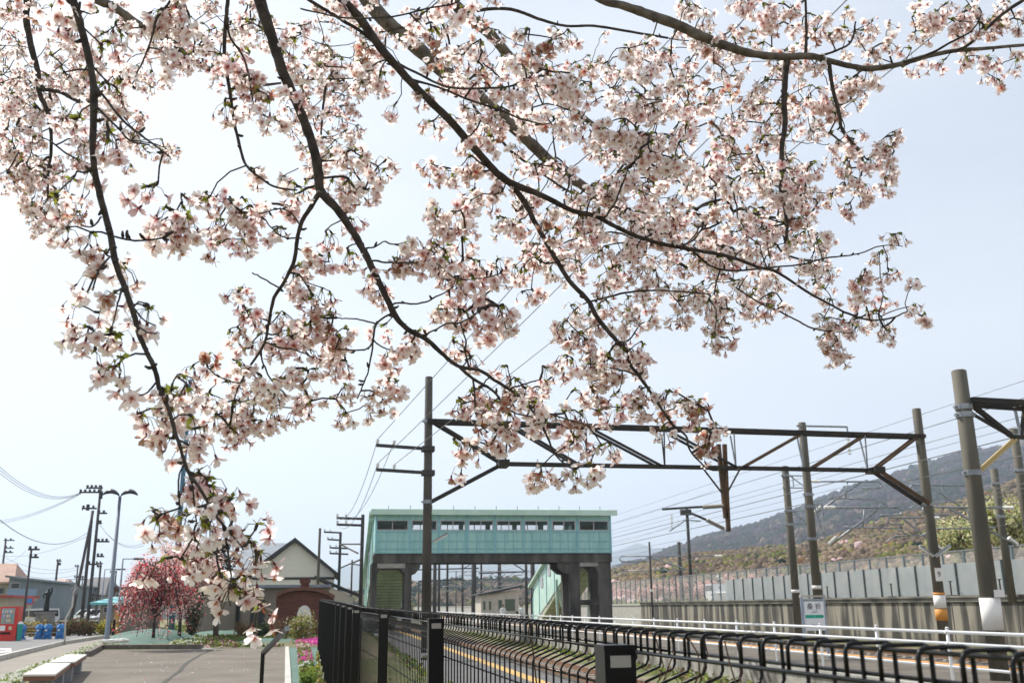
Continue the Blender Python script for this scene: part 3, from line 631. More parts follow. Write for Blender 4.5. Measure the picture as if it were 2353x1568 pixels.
ppole('catenary_pole', (2376, 1300), (2325.5, 984), 36, .19, .17, m_pole, 'concrete pole cut by the right edge, under the gantry arm', 'pole', 'overhead line poles', zb=WT - .3, bands=(PY(2330, 1000, 36).z, PY(2340, 1080, 36).z))
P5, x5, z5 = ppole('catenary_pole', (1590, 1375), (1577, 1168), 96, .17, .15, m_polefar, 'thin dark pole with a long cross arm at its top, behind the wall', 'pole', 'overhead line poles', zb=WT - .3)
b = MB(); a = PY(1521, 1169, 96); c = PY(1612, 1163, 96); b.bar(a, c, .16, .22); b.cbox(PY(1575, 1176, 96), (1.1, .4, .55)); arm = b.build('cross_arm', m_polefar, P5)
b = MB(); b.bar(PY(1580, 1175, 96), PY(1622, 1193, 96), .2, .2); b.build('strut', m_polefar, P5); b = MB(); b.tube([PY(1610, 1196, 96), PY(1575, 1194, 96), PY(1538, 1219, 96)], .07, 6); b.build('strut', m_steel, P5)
disc_string(PY(1543, 1180, 96), PY(1543, 1214, 96), 7, .15, arm)
# long rods with insulators between that pole line and the drop frame
for A, B, nm in [((1614, 1164), (1662, 1161), 'grey insulator rod from the drop frame to the upper wire'), ((1622, 1193), (1664, 1214), 'grey insulator rod at the foot of the drop frame')]:
    o = thing('insulator_rod', g(*B), nm, 'insulator', 'insulator rods at the drop frame')
    a = g(*A); c = g(*B); pts = []; rr = []
    for k in range(16): pts += [a.lerp(c, k / 16), a.lerp(c, (k + .5) / 16)]; rr += [.04, .085]
    b = MB(); b.tube(pts, rr, 8); b.build('insulator', mat('grey_porcelain', (.34, .32, .29), .5), o)
    b = MB(); b.tube([a - (c - a).normalized() * .35, a], .03, 6); b.build('rod', m_polefar, o)
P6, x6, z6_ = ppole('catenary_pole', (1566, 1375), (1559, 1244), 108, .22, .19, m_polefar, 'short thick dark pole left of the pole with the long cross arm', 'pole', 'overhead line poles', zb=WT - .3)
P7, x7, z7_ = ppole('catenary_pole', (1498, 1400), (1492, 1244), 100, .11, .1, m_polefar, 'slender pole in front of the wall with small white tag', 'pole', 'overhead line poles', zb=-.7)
z = PY(1495, 1355, 100).z; b = MB(); b.tube([(x7, 100, z - .12), (x7, 100, z + .12)], .14, 10); b.build('white_tag', m_whitem, P7)
cantilever(x7 + 8, 100, PY(1492, 1277, 100).z, -1, 11, 'far double cantilever at the end of the blue hill', sc=1.7)
for k_, (A, B) in enumerate([((1490, 1316), (1476, 1307)), ((1496, 1312), (1509, 1303)), ((1537, 1311), (1524, 1303)), ((1556, 1313), (1543, 1301))]):
    tube_lamp(None, A, B, 99, ['leftmost small', 'second small', 'third small', 'rightmost small'][k_] + ' far tube lamp under the blue hill', 'far tube lamps')

# ================================================================== WALL AND NOISE SCREENS
b = MB(); b.box((XW, 0, ZB), (XW + .3, 106, WT - .3)); wall = thing('retaining_wall', (XW, 50, ZB), 'long streaked concrete wall with overhanging coping behind the tracks', 'wall')
b.build('face', m_wall, wall)
b = MB(); b.box((XW - .22, 0, WT - .1), (XW + .5, 106, WT)); b.box((XW - .12, 0, WT - .32), (XW + .3, 106, WT - .1)); b.build('coping', mat('coping_concrete', (.26, .245, .21), .9, 0, (.1, .095, .085), 1.2, 0, 6, (1, .5, 1)), wall)
b = MB()
for k in range(52): b.box((XW - .06, 1 + k * 2, WT - .39), (XW, 1.5 + k * 2, WT - .32))
b.build('drain_lips', m_darkconc, wall)
b = MB()
for k in range(20): b.box((XW - .02, 2 + k * 5.3, ZB), (XW, 2.05 + k * 5.3, WT - .4))
b.build('joints', m_darkconc, wall)
z2 = PX(1409, 1389.6, XW).z
w2 = thing('retaining_wall', (XW, 200, ZB), 'lower pale wall continuing beyond the streaked wall and under the footbridge', 'wall')
b = MB(); b.box((XW + .1, 106, ZB), (XW + .5, 420, z2)); b.build('face', m_conc, w2); b = MB(); b.box((XW, 106, z2), (XW + .6, 420, z2 + .14)); b.build('coping', m_kerb, w2)
# clear noise barrier
XC = XW + 1.3
def ztop(px, py): return PX(px, py, XC).z
zc = ztop(2095, 1275)
cb = thing('clear_noise_barrier', (XC, 80, WT - .3), 'tall clear noise barrier on grey posts along the top of the wall', 'barrier')
m_post = mat('screen_post_steel', (.16, .2, .22), .5, .3)
m_frost = mat('frosted_panel', (.55, .59, .6), .5, 0, (.62, .66, .66), .8, trans=.6)
m_fr2 = m_frost; n = m_fr2.node_tree.nodes; l = m_fr2.node_tree.links
mo = n['Material Output'].inputs[0]; src = mo.links[0].from_socket; tp = n.new('ShaderNodeBsdfTransparent'); mx = n.new('ShaderNodeMixShader'); mx.inputs[0].default_value = .62
l.new(tp.outputs[0], mx.inputs[1]); l.new(src, mx.inputs[2]); l.new(mx.outputs[0], mo)
Y = 32.0; np_ = 0
while Y < 175:
    b = MB(); b.bar((XC, Y, WT - .35), (XC, Y, zc + .05), .09, .1); po = b.build('post', m_post, cb)
    if Y < 110:
        b = MB()
        for z in (WT + .5, WT + 1.1, WT + 1.7): b.cbox((XC - .1, Y, z), (.14, .1, .09))
        b.build('clips', m_post, po)
    b = MB(); b.box((XC + .01, Y + .06, WT - .2), (XC + .025, Y + 1.94, zc)); b.build('panel', m_clear, cb); Y += 2; np_ += 1
b = MB(); b.box((XC - .03, 32, zc), (XC + .05, 175, zc + .06)); b.build('top_rail', m_steel, cb)
# frosted panels in front of it
XO = XW + .35; fb = thing('frosted_noise_barrier', (XO, 50, WT), 'row of pale frosted panels between dark posts on the wall coping', 'barrier')
zo = PX(2129.8, 1298, XO).z; Y = 32.0
yend = PX(1679, 1331, XO).y
while Y < yend:
    b = MB(); b.bar((XO, Y, WT), (XO, Y, zo + .03), .13, .13); b.build('post', mat('dark_screen_post', (.03, .045, .05), .5) if 'dark_screen_post' not in bpy.data.materials else bpy.data.materials['dark_screen_post'], fb)
    b = MB(); b.box((XO - .02, Y + .07, WT + .01), (XO + .02, Y + 1.87, zo)); b.build('panel', m_frost, fb); Y += 1.94
for k, (px, py) in enumerate([(1902, 1347), (2050, 1350), (2187, 1345), (2301, 1345)]):
    p = PX(px, 1375, XW - .05); b = MB(); b.bar((p.x, p.y, WT), (p.x, p.y, WT + .75), .06, .06); b.cbox((p.x, p.y, WT + .02), (.3, .5, .04)); b.cbox((p.x, p.y, WT + .75), (.1, .18, .05))
    tag(b.build('coping_stake', m_polefar, base=(p.x, p.y, WT)), ['leftmost', 'second', 'third', 'rightmost'][k] + ' of the short dark stakes standing on the wall coping', 'stake', 'stakes on the wall coping')

# station name sign
XS = 14.4
def sg(px, py): return PX(px, py, XS)
YS = sg(1866, 1400).y; a = PY(1838, 1371, YS); c = PY(1893, 1370, YS); sx0, sx1, szt = a.x, c.x, a.z
sign = thing('station_sign', ((sx0 + sx1) / 2, YS, -.04), 'white station name board with green arrow band in a steel frame', 'sign')
m_sblue = mat('blue_grey_frame', (.32, .38, .46), .4, .5)
for x in (sx0 + .03, sx1 - .03):
    b = MB(); b.box((x - .035, YS - .03, -.04), (x + .035, YS + .03, szt)); b.build('frame_post', m_sblue, sign)
b = MB(); b.box((sx0 - .01, YS - .05, szt), (sx1 + .01, YS + .05, szt + .06)); b.build('frame_top', m_kerb, sign)
b = MB(); b.box((sx0 + .1, YS - .02, szt - .1), (sx1 - .1, YS + .02, szt - .05)); b.build('hanger_bar', m_sblue, sign)
X0, X1 = PY(1846, 1400, YS).x + .01, PY(1890, 1400, YS).x + .02
ZT0, ZT1 = PY(1868, 1380, YS).z, PY(1868, 1447, YS).z
b = MB(); b.box((X0, YS - .04, ZT1), (X1, YS + .03, ZT0)); bd = b.build('board', mat('sign_white', (.82, .84, .86), .4), sign)
wv = X1 - X0; xm = (X0 + X1) / 2; yf = YS - .045
hb = (ZT0 - ZT1)
text_mesh('桑', .2, (xm - wv * .21, yf, ZT0 - .19 * hb / 1.0 * 1.0), bd, m_ink); text_mesh('折', .2, (xm + wv * .2, yf, ZT0 - .19 * hb), bd, m_ink)
text_mesh('こおり', .075, (xm, yf, ZT0 - .37 * hb), bd, m_ink)
text_mesh('Koori', .1, (xm, yf, ZT0 - .82 * hb), bd, mat('grey_ink', (.12, .13, .16), .6))
zg = ZT0 - .52 * hb; m_grn = mat('sign_green', (.0, .38, .25), .5); hh = .055 * hb
b = MB(); b.prism([(X0 + .01, yf, zg - hh), (X1 - .06, yf, zg - hh), (X1 - .015, yf, zg), (X1 - .06, yf, zg + hh), (X0 + .01, yf, zg + hh)], (0, .004, 0)); b.build('arrow_band', m_grn, bd)
b = MB(); b.box((xm - .04, yf - .004, zg - hh * .98), (xm + .02, yf, zg + hh * .98)); b.build('band_square', mat('sign_green_pale', (.05, .5, .4), .5), bd)

# ================================================================== FOOTBRIDGE
YB = 65.0
def fb_(px, py): return PY(px, py, YB)
BX0, BX1 = fb_(862, 1230).x, fb_(1404, 1235).x
zbot = fb_(1120, 1270).z; zgir = fb_(1120, 1291).z; zs = fb_(1120, 1217.5).z; zt = fb_(1120, 1194.5).z; ze = fb_(1120, 1182.5).z; zrf = fb_(1120, 1171).z
fbr = thing('footbridge', ((BX0 + BX1) / 2, YB, 0), 'mint green covered footbridge on dark concrete piers across the tracks', 'footbridge')
DB = 3.2
wins = [(435, 655), (680, 853), (878, 1050), (1073, 1243), (1267, 1437), (1460, 1623), (1652, 1812), (1837, 2040)]
wx = [(fb_(720.5 + .3317 * a, 1205).x, fb_(720.5 + .3317 * c, 1205).x) for a, c in wins]
for side, yy in ((0, YB), (1, YB + DB)):
    b = MB(); t_ = .12
    b.box((BX0, yy, zbot), (BX1, yy + t_, zs)); b.box((BX0, yy, zt), (BX1, yy + t_, ze))
    ed = [BX0] + [v for w_ in wx for v in w_] + [BX1]
    for i in range(0, len(ed), 2): b.box((ed[i], yy, zs), (ed[i + 1], yy + t_, zt))
    b.build('wall', m_mint, fbr)
    sgn = -1 if side == 0 else 1; yo = yy - .05 if side == 0 else yy + t_
    b = MB()
    for i in range(len(wx) + 1):
        x = (ed[2 * i] + ed[2 * i + 1]) / 2
        if i in (0, len(wx)): x = BX0 + .05 if i == 0 else BX1 - .05
        b.box((x - .06, yo, zbot), (x + .06, yo + .05, ze))
    for a, c in wx:
        for t in (.33, .67): x = a + (c - a) * t; b.box((x - .025, yo + .02, zbot), (x + .025, yo + .05, zs - .06))
    for z in (zs - .12, zbot + (zs - zbot) * .52, zbot + .28, zbot + .02): b.box((BX0, yo + .012, z), (BX1, yo + .05, z + .05))
    b.build('ribs', m_rib, fbr)
for a, c in wx:
    for yy in (YB, YB + DB):
        f = .05; b = MB(); b.box((a, yy - .03, zs), (c, yy + .08, zs + f)); b.box((a, yy - .03, zt - f), (c, yy + .08, zt)); b.box((a, yy - .03, zs + f), (a + f, yy + .08, zt - f)); b.box((c - f, yy - .03, zs + f), (c, yy + .08, zt - f)); m2 = (a + c) / 2; b.box((m2 - .025, yy - .03, zs + f), (m2 + .025, yy + .08, zt - f))
        fr = b.build('window', m_winfr, fbr); b = MB(); b.box((a + f, yy + .02, zs + f), (c - f, yy + .03, zt - f)); b.build('pane', m_glass, fr)
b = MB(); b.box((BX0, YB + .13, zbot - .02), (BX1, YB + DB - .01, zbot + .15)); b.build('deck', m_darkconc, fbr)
for x0, x1 in ((BX0, BX0 + .12), (BX1 - .12, BX1)):
    b = MB(); b.box((x0, YB + .125, zbot + .15), (x1, YB + DB - .005, ze)); b.build('end_wall', m_mint, fbr)
b = MB(); ov = .35
for (ya, yb_) in ((YB - .45, YB + DB / 2), (YB + DB + .45, YB + DB / 2)):
    b.add([(BX0 - ov, ya, ze), (BX1 + ov, ya, ze), (BX1 + ov, yb_, zrf + .1), (BX0 - ov, yb_, zrf + .1), (BX0 - ov, ya, ze + .12), (BX1 + ov, ya, ze + .12), (BX1 + ov, yb_, zrf + .22), (BX0 - ov, yb_, zrf + .22)], [(0, 3, 2, 1), (4, 5, 6, 7), (0, 1, 5, 4), (1, 2, 6, 5), (2, 3, 7, 6), (3, 0, 4, 7)])
roof = b.build('roof', m_mintlt, fbr)
b = MB(); b.box((BX0 - ov, YB - .5, ze - .03), (BX1 + ov, YB - .44, zrf)); b.build('fascia', m_mintlt, roof)
b = MB()
for k in range(11): x = BX0 + .8 + k * (BX1 - BX0 - 1.6) / 10; b.cbox((x, YB - .3, zrf + .12), (.03, .03, .28))
b.build('snow_stops', m_polefar, roof)
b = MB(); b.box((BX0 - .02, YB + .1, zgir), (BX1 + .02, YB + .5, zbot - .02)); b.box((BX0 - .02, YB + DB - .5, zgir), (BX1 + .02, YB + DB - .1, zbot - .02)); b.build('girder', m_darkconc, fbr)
def portal(l0, l1, r0, r1, zb2, br, zlow=None):
    a0, a1, c0, c1 = [fb_(v, 1330).x for v in (l0, l1, r0, r1)]; zb1 = zgir; zb0 = fb_(900, zb2).z
    b = MB(); y0, y1 = YB + .2, YB + .75
    for y0, y1 in ((YB + .2, YB + .75), (YB + DB - .75, YB + DB - .2)):
        b.box((a0, y0, 0), (a1, y1, zb1)); b.box((c0, y0, 0), (c1, y1, zb1)); b.box((a1, y0 + .02, zb0), (c0, y1 - .02, zb1))
        for xx, s in ((a1, 1), (c0, -1)): b.prism([(xx, y0 + .03, zb0), (xx + s * .3, y0 + .03, zb0), (xx, y0 + .03, zb0 - .3)], (0, y1 - y0 - .06, 0))
        if zlow: z = fb_(900, zlow).z; b.box((a1, y0 + .05, z - .18), (c0, y1 - .05, z + .18))
        if br: 
            bx = fb_(br, 1300).x; e = c1 if bx > c1 else a0
            b.prism([(e, y0 + .04, zb1), (bx, y0 + .04, zb1), (bx, y0 + .04, zb1 - .3), (e + (bx - e) * .4, y0 + .04, zb1 - .7), (e, y0 + .04, zb1 - .75)], (0, y1 - y0 - .08, 0))
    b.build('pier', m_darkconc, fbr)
    bb = MB(); bb.box((a1 + .01, YB + .17, zb0 + .04), (c0 - .01, YB + .2, zb0 + .34)); bb.build('beam_face', m_conc, fbr)
portal(853, 866, 931, 946, 1305, 966); portal(1311, 1334, 1376, 1406, 1303, 1284, 1388)
# stairs going away behind the bridge
def stair(xa_, xb_, label_first=False, yfar=83):
    zA = zgir - .1; zF = -.3; y0 = YB + DB + .2; x0, x1 = xa_, xb_
    y1 = yfar; b = MB()
    for x in (x0, x1 - .1):
        b.prism([(x, y0, zA + .1), (x, y0, ze - .2), (x, y1, 3.1), (x, y1, zF + .3)], (.1, 0, 0))
    side = b.build('stair_wall', m_mintlt, fbr)
    b = MB(); b.prism([(x0 - .3, y0, ze - .15), (x0 - .3, y0, ze), (x0 - .3, y1 + .4, 3.2), (x0 - .3, y1 + .4, 3.05)], (x1 - x0 + .6, 0, 0)); b.build('stair_roof', m_mintlt, fbr)
    b = MB(); b.prism([(x0 + .1, y0, zA), (x0 + .1, y0, zA + .15), (x0 + .1, y1 - 1.2, zF + .35), (x0 + .1, y1 - 1.2, zF + .2)], (x1 - x0 - .2, 0, 0)); b.build('stair_soffit', m_mintun, fbr)
    b = MB()
    for k in range(22):
        t = (k + .5) / 22; y = y0 + (y1 - 1.2 - y0) * t; z = zA + (zF + .2 - zA) * t; b.box((x0 + .12, y - .03, z - .09), (x1 - .12, y + .03, z + .02))
    b.bar((x0 + .9, y0, zA - .03), (x0 + .9, y1 - 1.2, zF + .15), .08, .1); b.bar((x1 - .9, y0, zA - .03), (x1 - .9, y1 - 1.2, zF + .15), .08, .1)
    b.build('soffit_ribs', m_mintun, fbr)
    b = MB()
    for t in (.02, .2, .4, .6, .8, .98):
        y = y0 + (y1 - y0) * t; zb0 = zA + .1 + (zF + .3 - zA - .1) * t; zt0 = ze - .2 + (3.1 - ze + .2) * t; b.box((x0 - .05, y - .05, zb0), (x0, y + .05, zt0))
    b.build('stair_ribs', m_rib, fbr)
    for t in (.3, .52, .72):
        y = y0 + (y1 - y0) * t; z = 5.9 + (1.9 - 5.9) * t + .35
        b = MB(); b.box((x0 - .06, y - .45, z - .35), (x0 - .01, y + .45, z + .4)); wd_ = b.build('window', m_winfr, fbr); b = MB(); b.box((x0 - .08, y - .38, z - .28), (x0 - .065, y + .38, z + .33)); b.build('pane', m_glass, wd_)
xs0 = fb_(1300, 1330).x * (68.2 / 65); stair(16.4, 18.6); stair(BX0 - .05, BX0 + 2.5)
b = MB()
for (A, B) in [((1278, 1330), (1281, 1420)), ((1281, 1350), (1299, 1420)), ((1355, 1330), (1368, 1420)), ((1352, 1330), (1352, 1420))]:
    p = PY(*A, 72); q = PY(*B, 72); q.z = max(q.z, 0); b.bar(p, q, .16, .16)
b.build('stair_props', m_mintlt, fbr)

# platform shelter
YH = 95.0
def sh(px, py): return PY(px, py, YH)
shl = thing('platform_shelter', (sh(1150, 1390).x, YH, 0), 'small cream waiting shelter with black sloping roof under the footbridge', 'shelter')
m_cream = mat('cream_wall', (.5, .45, .38), .7, 0, (.58, .53, .46), 1.5); m_dkroof = mat('black_roof', (.02, .02, .022), .6)
x0, x1, xc_ = sh(1105, 1390).x, sh(1192, 1390).x, sh(1134, 1390).x
zl_, zh_ = sh(1105, 1367).z, sh(1190, 1354).z
b = MB(); b.prism([(x0, YH, 0), (x1, YH, 0), (x1, YH, zh_), (xc_, YH, zl_ + .15), (x0, YH, zl_)], (0, 4, 0)); b.build('wall', m_cream, shl)
b = MB(); b.prism([(x0 - .4, YH - .4, zl_ + .02), (x0 - .4, YH - .4, zl_ + .14), (xc_, YH - .4, zl_ + .42), (x1 + .3, YH - .4, zh_ + .45), (x1 + .3, YH - .4, zh_ + .3), (xc_, YH - .4, zl_ + .2)], (0, 4.8, 0)); b.build('roof', m_dkroof, shl)
for px0, px1, py0, py1, nm in [(1110, 1115, 1380, 1400, 'window'), (1123, 1128, 1380, 1400, 'window'), (1145, 1153, 1377, 1400, 'window'), (1160, 1183, 1375, 1402, 'door')]:
    b = MB(); b.box((sh(px0, 1390).x, YH - .04, max(sh(px0, py1).z, .1)), (sh(px1, 1390).x, YH - .005, sh(px0, py0).z)); b.build(nm, mat('shelter_glass', (.1, .13, .09), .2) if 'shelter_glass' not in bpy.data.materials else bpy.data.materials['shelter_glass'], shl)

# people on the platform
def person(loc, face, label, shirt, pants, hair, arm=0, group=None):
    o = bpy.data.meshes.new('body'); J = [(0, 0, .95), (0, 0, 1.15), (0, 0, 1.4), (0, 0, 1.5), (0, .01, 1.6), (0, .01, 1.7),
        (.2, 0, 1.42), (.26, .02, 1.15), (.24, .14, .95), (-.2, 0, 1.42), (-.26, .02, 1.15), (-.22, .18 + arm * .1, 1.0 + arm * .25),
        (.1, 0, .9), (.11, .02, .5), (.11, -.02, .08), (.11, .14, .04), (-.1, 0, .9), (-.11, .04, .5), (-.12, 0, .08), (-.12, .16, .04)]
    E = [(0, 1), (1, 2), (2, 3), (3, 4), (4, 5), (2, 6), (6, 7), (7, 8), (2, 9), (9, 10), (10, 11), (0, 12), (12, 13), (13, 14), (14, 15), (0, 16), (16, 17), (17, 18), (18, 19)]
    rad = [.15, .14, .15, .06, .09, .08, .065, .045, .035, .065, .045, .035, .1, .065, .045, .035, .1, .065, .045, .035]
    o.from_pydata(J, E, []); ob = bpy.data.objects.new('tmp', o); COL.objects.link(ob)
    md = ob.modifiers.new('s', 'SKIN'); 
    for i, sv in enumerate(o.skin_vertices[0].data): sv.radius = (rad[i], rad[i] * .85); sv.use_root = (i == 0)
    ob.modifiers.new('u', 'SUBSURF').levels = 1
    bpy.context.view_layer.update(); me = bpy.data.meshes.new_from_object(ob.evaluated_get(bpy.context.evaluated_depsgraph_get())); bpy.data.objects.remove(ob)
    me.materials.clear()
    for m in (mat('skin', (.55, .36, .27), .6) if 'skin' not in bpy.data.materials else bpy.data.materials['skin'], shirt, pants, m_black): me.materials.append(m)
    for p in me.polygons:
        z = p.center.z; x = abs(p.center.x); p.material_index = 0 if z > 1.5 or (x > .2 and z < 1.08) else 1 if z > .95 else 3 if z < .09 else 2
        p.use_smooth = True
    r = thing('person', loc, label, 'person', group); r.rotation_euler.z = face
    bo = bpy.data.objects.new('body', me); COL.objects.link(bo); bo.parent = r
    b = MB(); rs = random.Random(3)
    n1 = []
    for i in range(7):
        th = i / 6 * math.pi * .62
        for j in range(12):
            a = j / 12 * 2 * math.pi; fr = max(0, math.cos(a - math.pi / 2)); rr = .112 * math.sin(th) * (1 - .25 * fr * (th > 1.1)); n1.append((rr * math.cos(a), .01 + rr * math.sin(a) - .012, 1.665 + .125 * math.cos(th) - .02 + .04 * fr * (th > 1.1)))
    b.add(n1, [(i * 12 + j, i * 12 + (j + 1) % 12, (i + 1) * 12 + (j + 1) % 12, (i + 1) * 12 + j) for i in range(6) for j in range(12)])
    me2 = bpy.data.meshes.new('hair'); me2.from_pydata(b.v, [], b.f); me2.materials.append(hair); h = bpy.data.objects.new('hair', me2); COL.objects.link(h); h.parent = r
    return r
pz = sh(1155, 1388); m_hair = mat('black_hair', (.012, .01, .01), .5); m_shw = mat('white_shirt', (.75, .75, .76), .8); m_nav = mat('navy_trousers', (.02, .025, .05), .8)
p1 = person((PY(1155, 1395, 80).x, 80, -.05), R(200), 'person in white top bending forward behind the white fence rails', m_shw, m_nav, m_hair, 1)
p1.rotation_euler.x = 0
p2 = person((PY(1198, 1395, 80).x, 80, -.05), R(160), 'person in white shirt with dark bag beside the green stairs', m_shw, m_nav, m_hair)
b = MB(); b.box((.27, -.1, .85), (.45, .12, 1.2)); b.tube([(.3, 0, 1.2), (.2, .0, 1.47), (.05, .02, 1.45)], .012, 6)
me = bpy.data.meshes.new('bag'); me.from_pydata(b.v, [], b.f); me.materials.append(m_black); bag = bpy.data.objects.new('bag', me); COL.objects.link(bag); bag.location = p2.location; bag.rotation_euler = p2.rotation_euler; tag(bag, 'small dark shoulder bag hanging from the person by the green stairs', 'bag')

# poles and cantilevers beyond the footbridge
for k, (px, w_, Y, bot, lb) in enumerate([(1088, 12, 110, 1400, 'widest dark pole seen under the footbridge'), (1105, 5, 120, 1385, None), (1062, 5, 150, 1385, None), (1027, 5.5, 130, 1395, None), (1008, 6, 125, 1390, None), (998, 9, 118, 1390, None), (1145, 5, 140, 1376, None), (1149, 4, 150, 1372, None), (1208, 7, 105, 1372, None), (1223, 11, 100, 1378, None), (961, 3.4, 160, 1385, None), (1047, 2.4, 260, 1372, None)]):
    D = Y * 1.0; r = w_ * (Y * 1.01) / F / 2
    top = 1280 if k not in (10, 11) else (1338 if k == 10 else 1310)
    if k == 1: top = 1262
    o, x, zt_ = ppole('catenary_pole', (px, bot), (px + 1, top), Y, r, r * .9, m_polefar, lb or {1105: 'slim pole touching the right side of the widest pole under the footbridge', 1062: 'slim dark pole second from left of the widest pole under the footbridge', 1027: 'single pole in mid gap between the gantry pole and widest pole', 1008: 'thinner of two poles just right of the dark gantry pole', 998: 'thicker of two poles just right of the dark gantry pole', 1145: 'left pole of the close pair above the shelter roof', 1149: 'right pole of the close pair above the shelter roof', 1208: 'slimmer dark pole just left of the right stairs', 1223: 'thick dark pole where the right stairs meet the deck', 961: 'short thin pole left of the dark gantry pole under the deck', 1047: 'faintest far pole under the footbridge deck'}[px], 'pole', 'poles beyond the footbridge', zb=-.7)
    if k in (0, 3, 6, 8):
        for zz, s in ((1312, 1), (1336, 1), (1345, -1)):
            z = PY(px, zz, Y).z; b = MB(); a = Vector((x, Y, z)); e = a + Vector((s * 3.2, 0, 0)); b.tube([a, e], .05, 6); hook_tube(a + Vector((s * 1.5, 0, 0)), e, .5, .05, b); b.tube([a + Vector((0, 0, -1.4)), a + Vector((s * 2.6, 0, 0))], .05, 6); b.build('cantilever_arm', m_steel, o)
b = MB()
for z_, x_a, x_b in ((1308, 950, 1100), (1316, 1100, 1210), (1334, 960, 1060)): b.bar(PY(x_a, z_, 128), PY(x_b, z_ - 4, 128), .12, .16)
b.bar(PY(1090, 1290, 128), PY(1062, 1306, 128), .1, .1); b.bar(PY(1170, 1288, 128), PY(1206, 1311, 128), .14, .14)
tag(b.build('far_gantry', m_polefar, base=PY(1090, 1308, 128)), 'thin far gantry beams crossing under the footbridge deck', 'gantry')

# left of the footbridge: wire poles with arms
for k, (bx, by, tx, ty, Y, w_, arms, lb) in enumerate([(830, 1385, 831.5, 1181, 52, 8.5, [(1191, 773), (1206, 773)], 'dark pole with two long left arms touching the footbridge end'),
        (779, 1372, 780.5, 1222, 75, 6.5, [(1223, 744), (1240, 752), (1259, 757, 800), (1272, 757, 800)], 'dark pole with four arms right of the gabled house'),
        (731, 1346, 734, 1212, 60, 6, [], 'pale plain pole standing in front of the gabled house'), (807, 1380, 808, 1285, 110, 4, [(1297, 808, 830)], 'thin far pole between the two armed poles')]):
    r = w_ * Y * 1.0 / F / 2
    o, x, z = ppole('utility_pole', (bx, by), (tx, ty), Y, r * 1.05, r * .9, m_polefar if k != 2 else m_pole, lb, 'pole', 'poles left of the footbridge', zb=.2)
    for ar in arms:
        y_ = ar[0]; x0_ = ar[1]; x1_ = ar[2] if len(ar) > 2 else tx + 4; a = PY(x0_, y_ - 2, Y); c = PY(x1_, y_, Y); b = MB(); b.bar(a, c, .1, .12); am = b.build('cross_arm', m_polefar, o)
        for t in (0.03, .35): p = a.lerp(c, t); b = MB(); b.tube([p, p + Vector((0, 0, .2))], [.05, .07], 6); b.build('insulator', m_insul, am)
b = MB(); b.bar(PY(782, 1249, 73), PY(829, 1249, 60), .1, .1); b.bar(PY(783, 1250, 73), PY(822, 1270, 60), .08, .08); b.bar(PY(783, 1303, 73), PY(829, 1284, 60), .08, .08)
tag(b.build('tie_beam', m_polefar, base=PY(783, 1250, 73)), 'dark tie beams joining the two armed poles', 'beam')

# ================================================================== WIRES
wn = [0]
def wire(a, c, r, sag=0, label=None, group='overhead wires', n=16, m=None, cat='wire'):
    a = Vector(a); c = Vector(c); b = MB(); b.tube([a.lerp(c, t / n) - Vector((0, 0, 4 * sag * (t / n) * (1 - t / n))) for t in range(n + 1)], r, 5)
    o = b.build('overhead_wire', m or m_wire, base=a); return tag(o, label, cat, group)
ORD = ['topmost', 'second', 'third', 'fourth', 'fifth', 'sixth', 'seventh', 'eighth', 'ninth', 'tenth', 'eleventh', 'twelfth', 'thirteenth', 'lowest']
for k_, (y, X, r) in enumerate( [(874, 21, .007), (914, 22, .012), (955, 23, .009), (975, 24, .008), (998, 20, .014), (1020, 23, .007), (1045, 20, .014), (1086, 24.2, .009), (1110, 22, .009), (1121, 24.2, .009), (1132, 27, .007), (1152, 28, .007), (1181, 28, .009), (1200, 30, .007)]):
    p = PX(2352, y, X); wire((X, 4, p.z), (X, 170, p.z), r * 1.25, 0, ORD[k_] + ' of the railway wires counted down the right edge of the photo', 'wires along the railway', 4)
for y, X in [(1119, 19.4), (1045, 20.3)]:
    p = PX(2352, y, X)
GA = [PD(1904, 3, 16), PD(2186, 10, 16), PD(1500, 300, 18)]
def far_end(a, c): return a + (c - a) * 2.2
wire(ARM[2], far_end(ARM[2], PD(1904, 3, 17)), .011, .3, 'upper long wire from lower arm of the dark pole up through the blossoms', 'wires from the dark gantry pole', 24)
wire(ARM[3], far_end(ARM[3], PD(2186, 10, 17)), .011, .3, 'right hand long wire from the dark pole up to the top right', 'wires from the dark gantry pole', 24)
wire(ARM[0], far_end(ARM[0], PD(1560, 180, 17)), .011, .3, 'leftmost long wire rising from the top arm of the dark pole', 'wires from the dark gantry pole', 24)
EP = [PY(775, 1189, 52), PY(785, 1190, 52), PY(775, 1204, 52)]
for i, (a, c) in enumerate(((ARM[0], EP[0]), (ARM[1], EP[1]), (ARM[2], EP[2]))):
    wire(a, c, .011, .9, ['left', 'middle', 'right'][i] + ' of three thin wires sagging from the dark pole arms to the far arms', 'wires from the dark gantry pole to the far pole')
for A, B, Y0, Y1 in [((1406, 1246), (1575, 1180), 70, 96), ((1406, 1268), (1660, 1165), 70, 40), ((1406, 1240), (1545, 1203), 70, 90)]:
    pass
for A, B, q_ in [((1406, 1248), (1560, 1201), 'lower'), ((1410, 1202), (1640, 1126), 'upper')]:
    wire(PY(*A, 96), PY(*B, 60), .011, .1, q_ + ' thin grey wire leaving the right end of the footbridge roof', 'wires right of the footbridge')
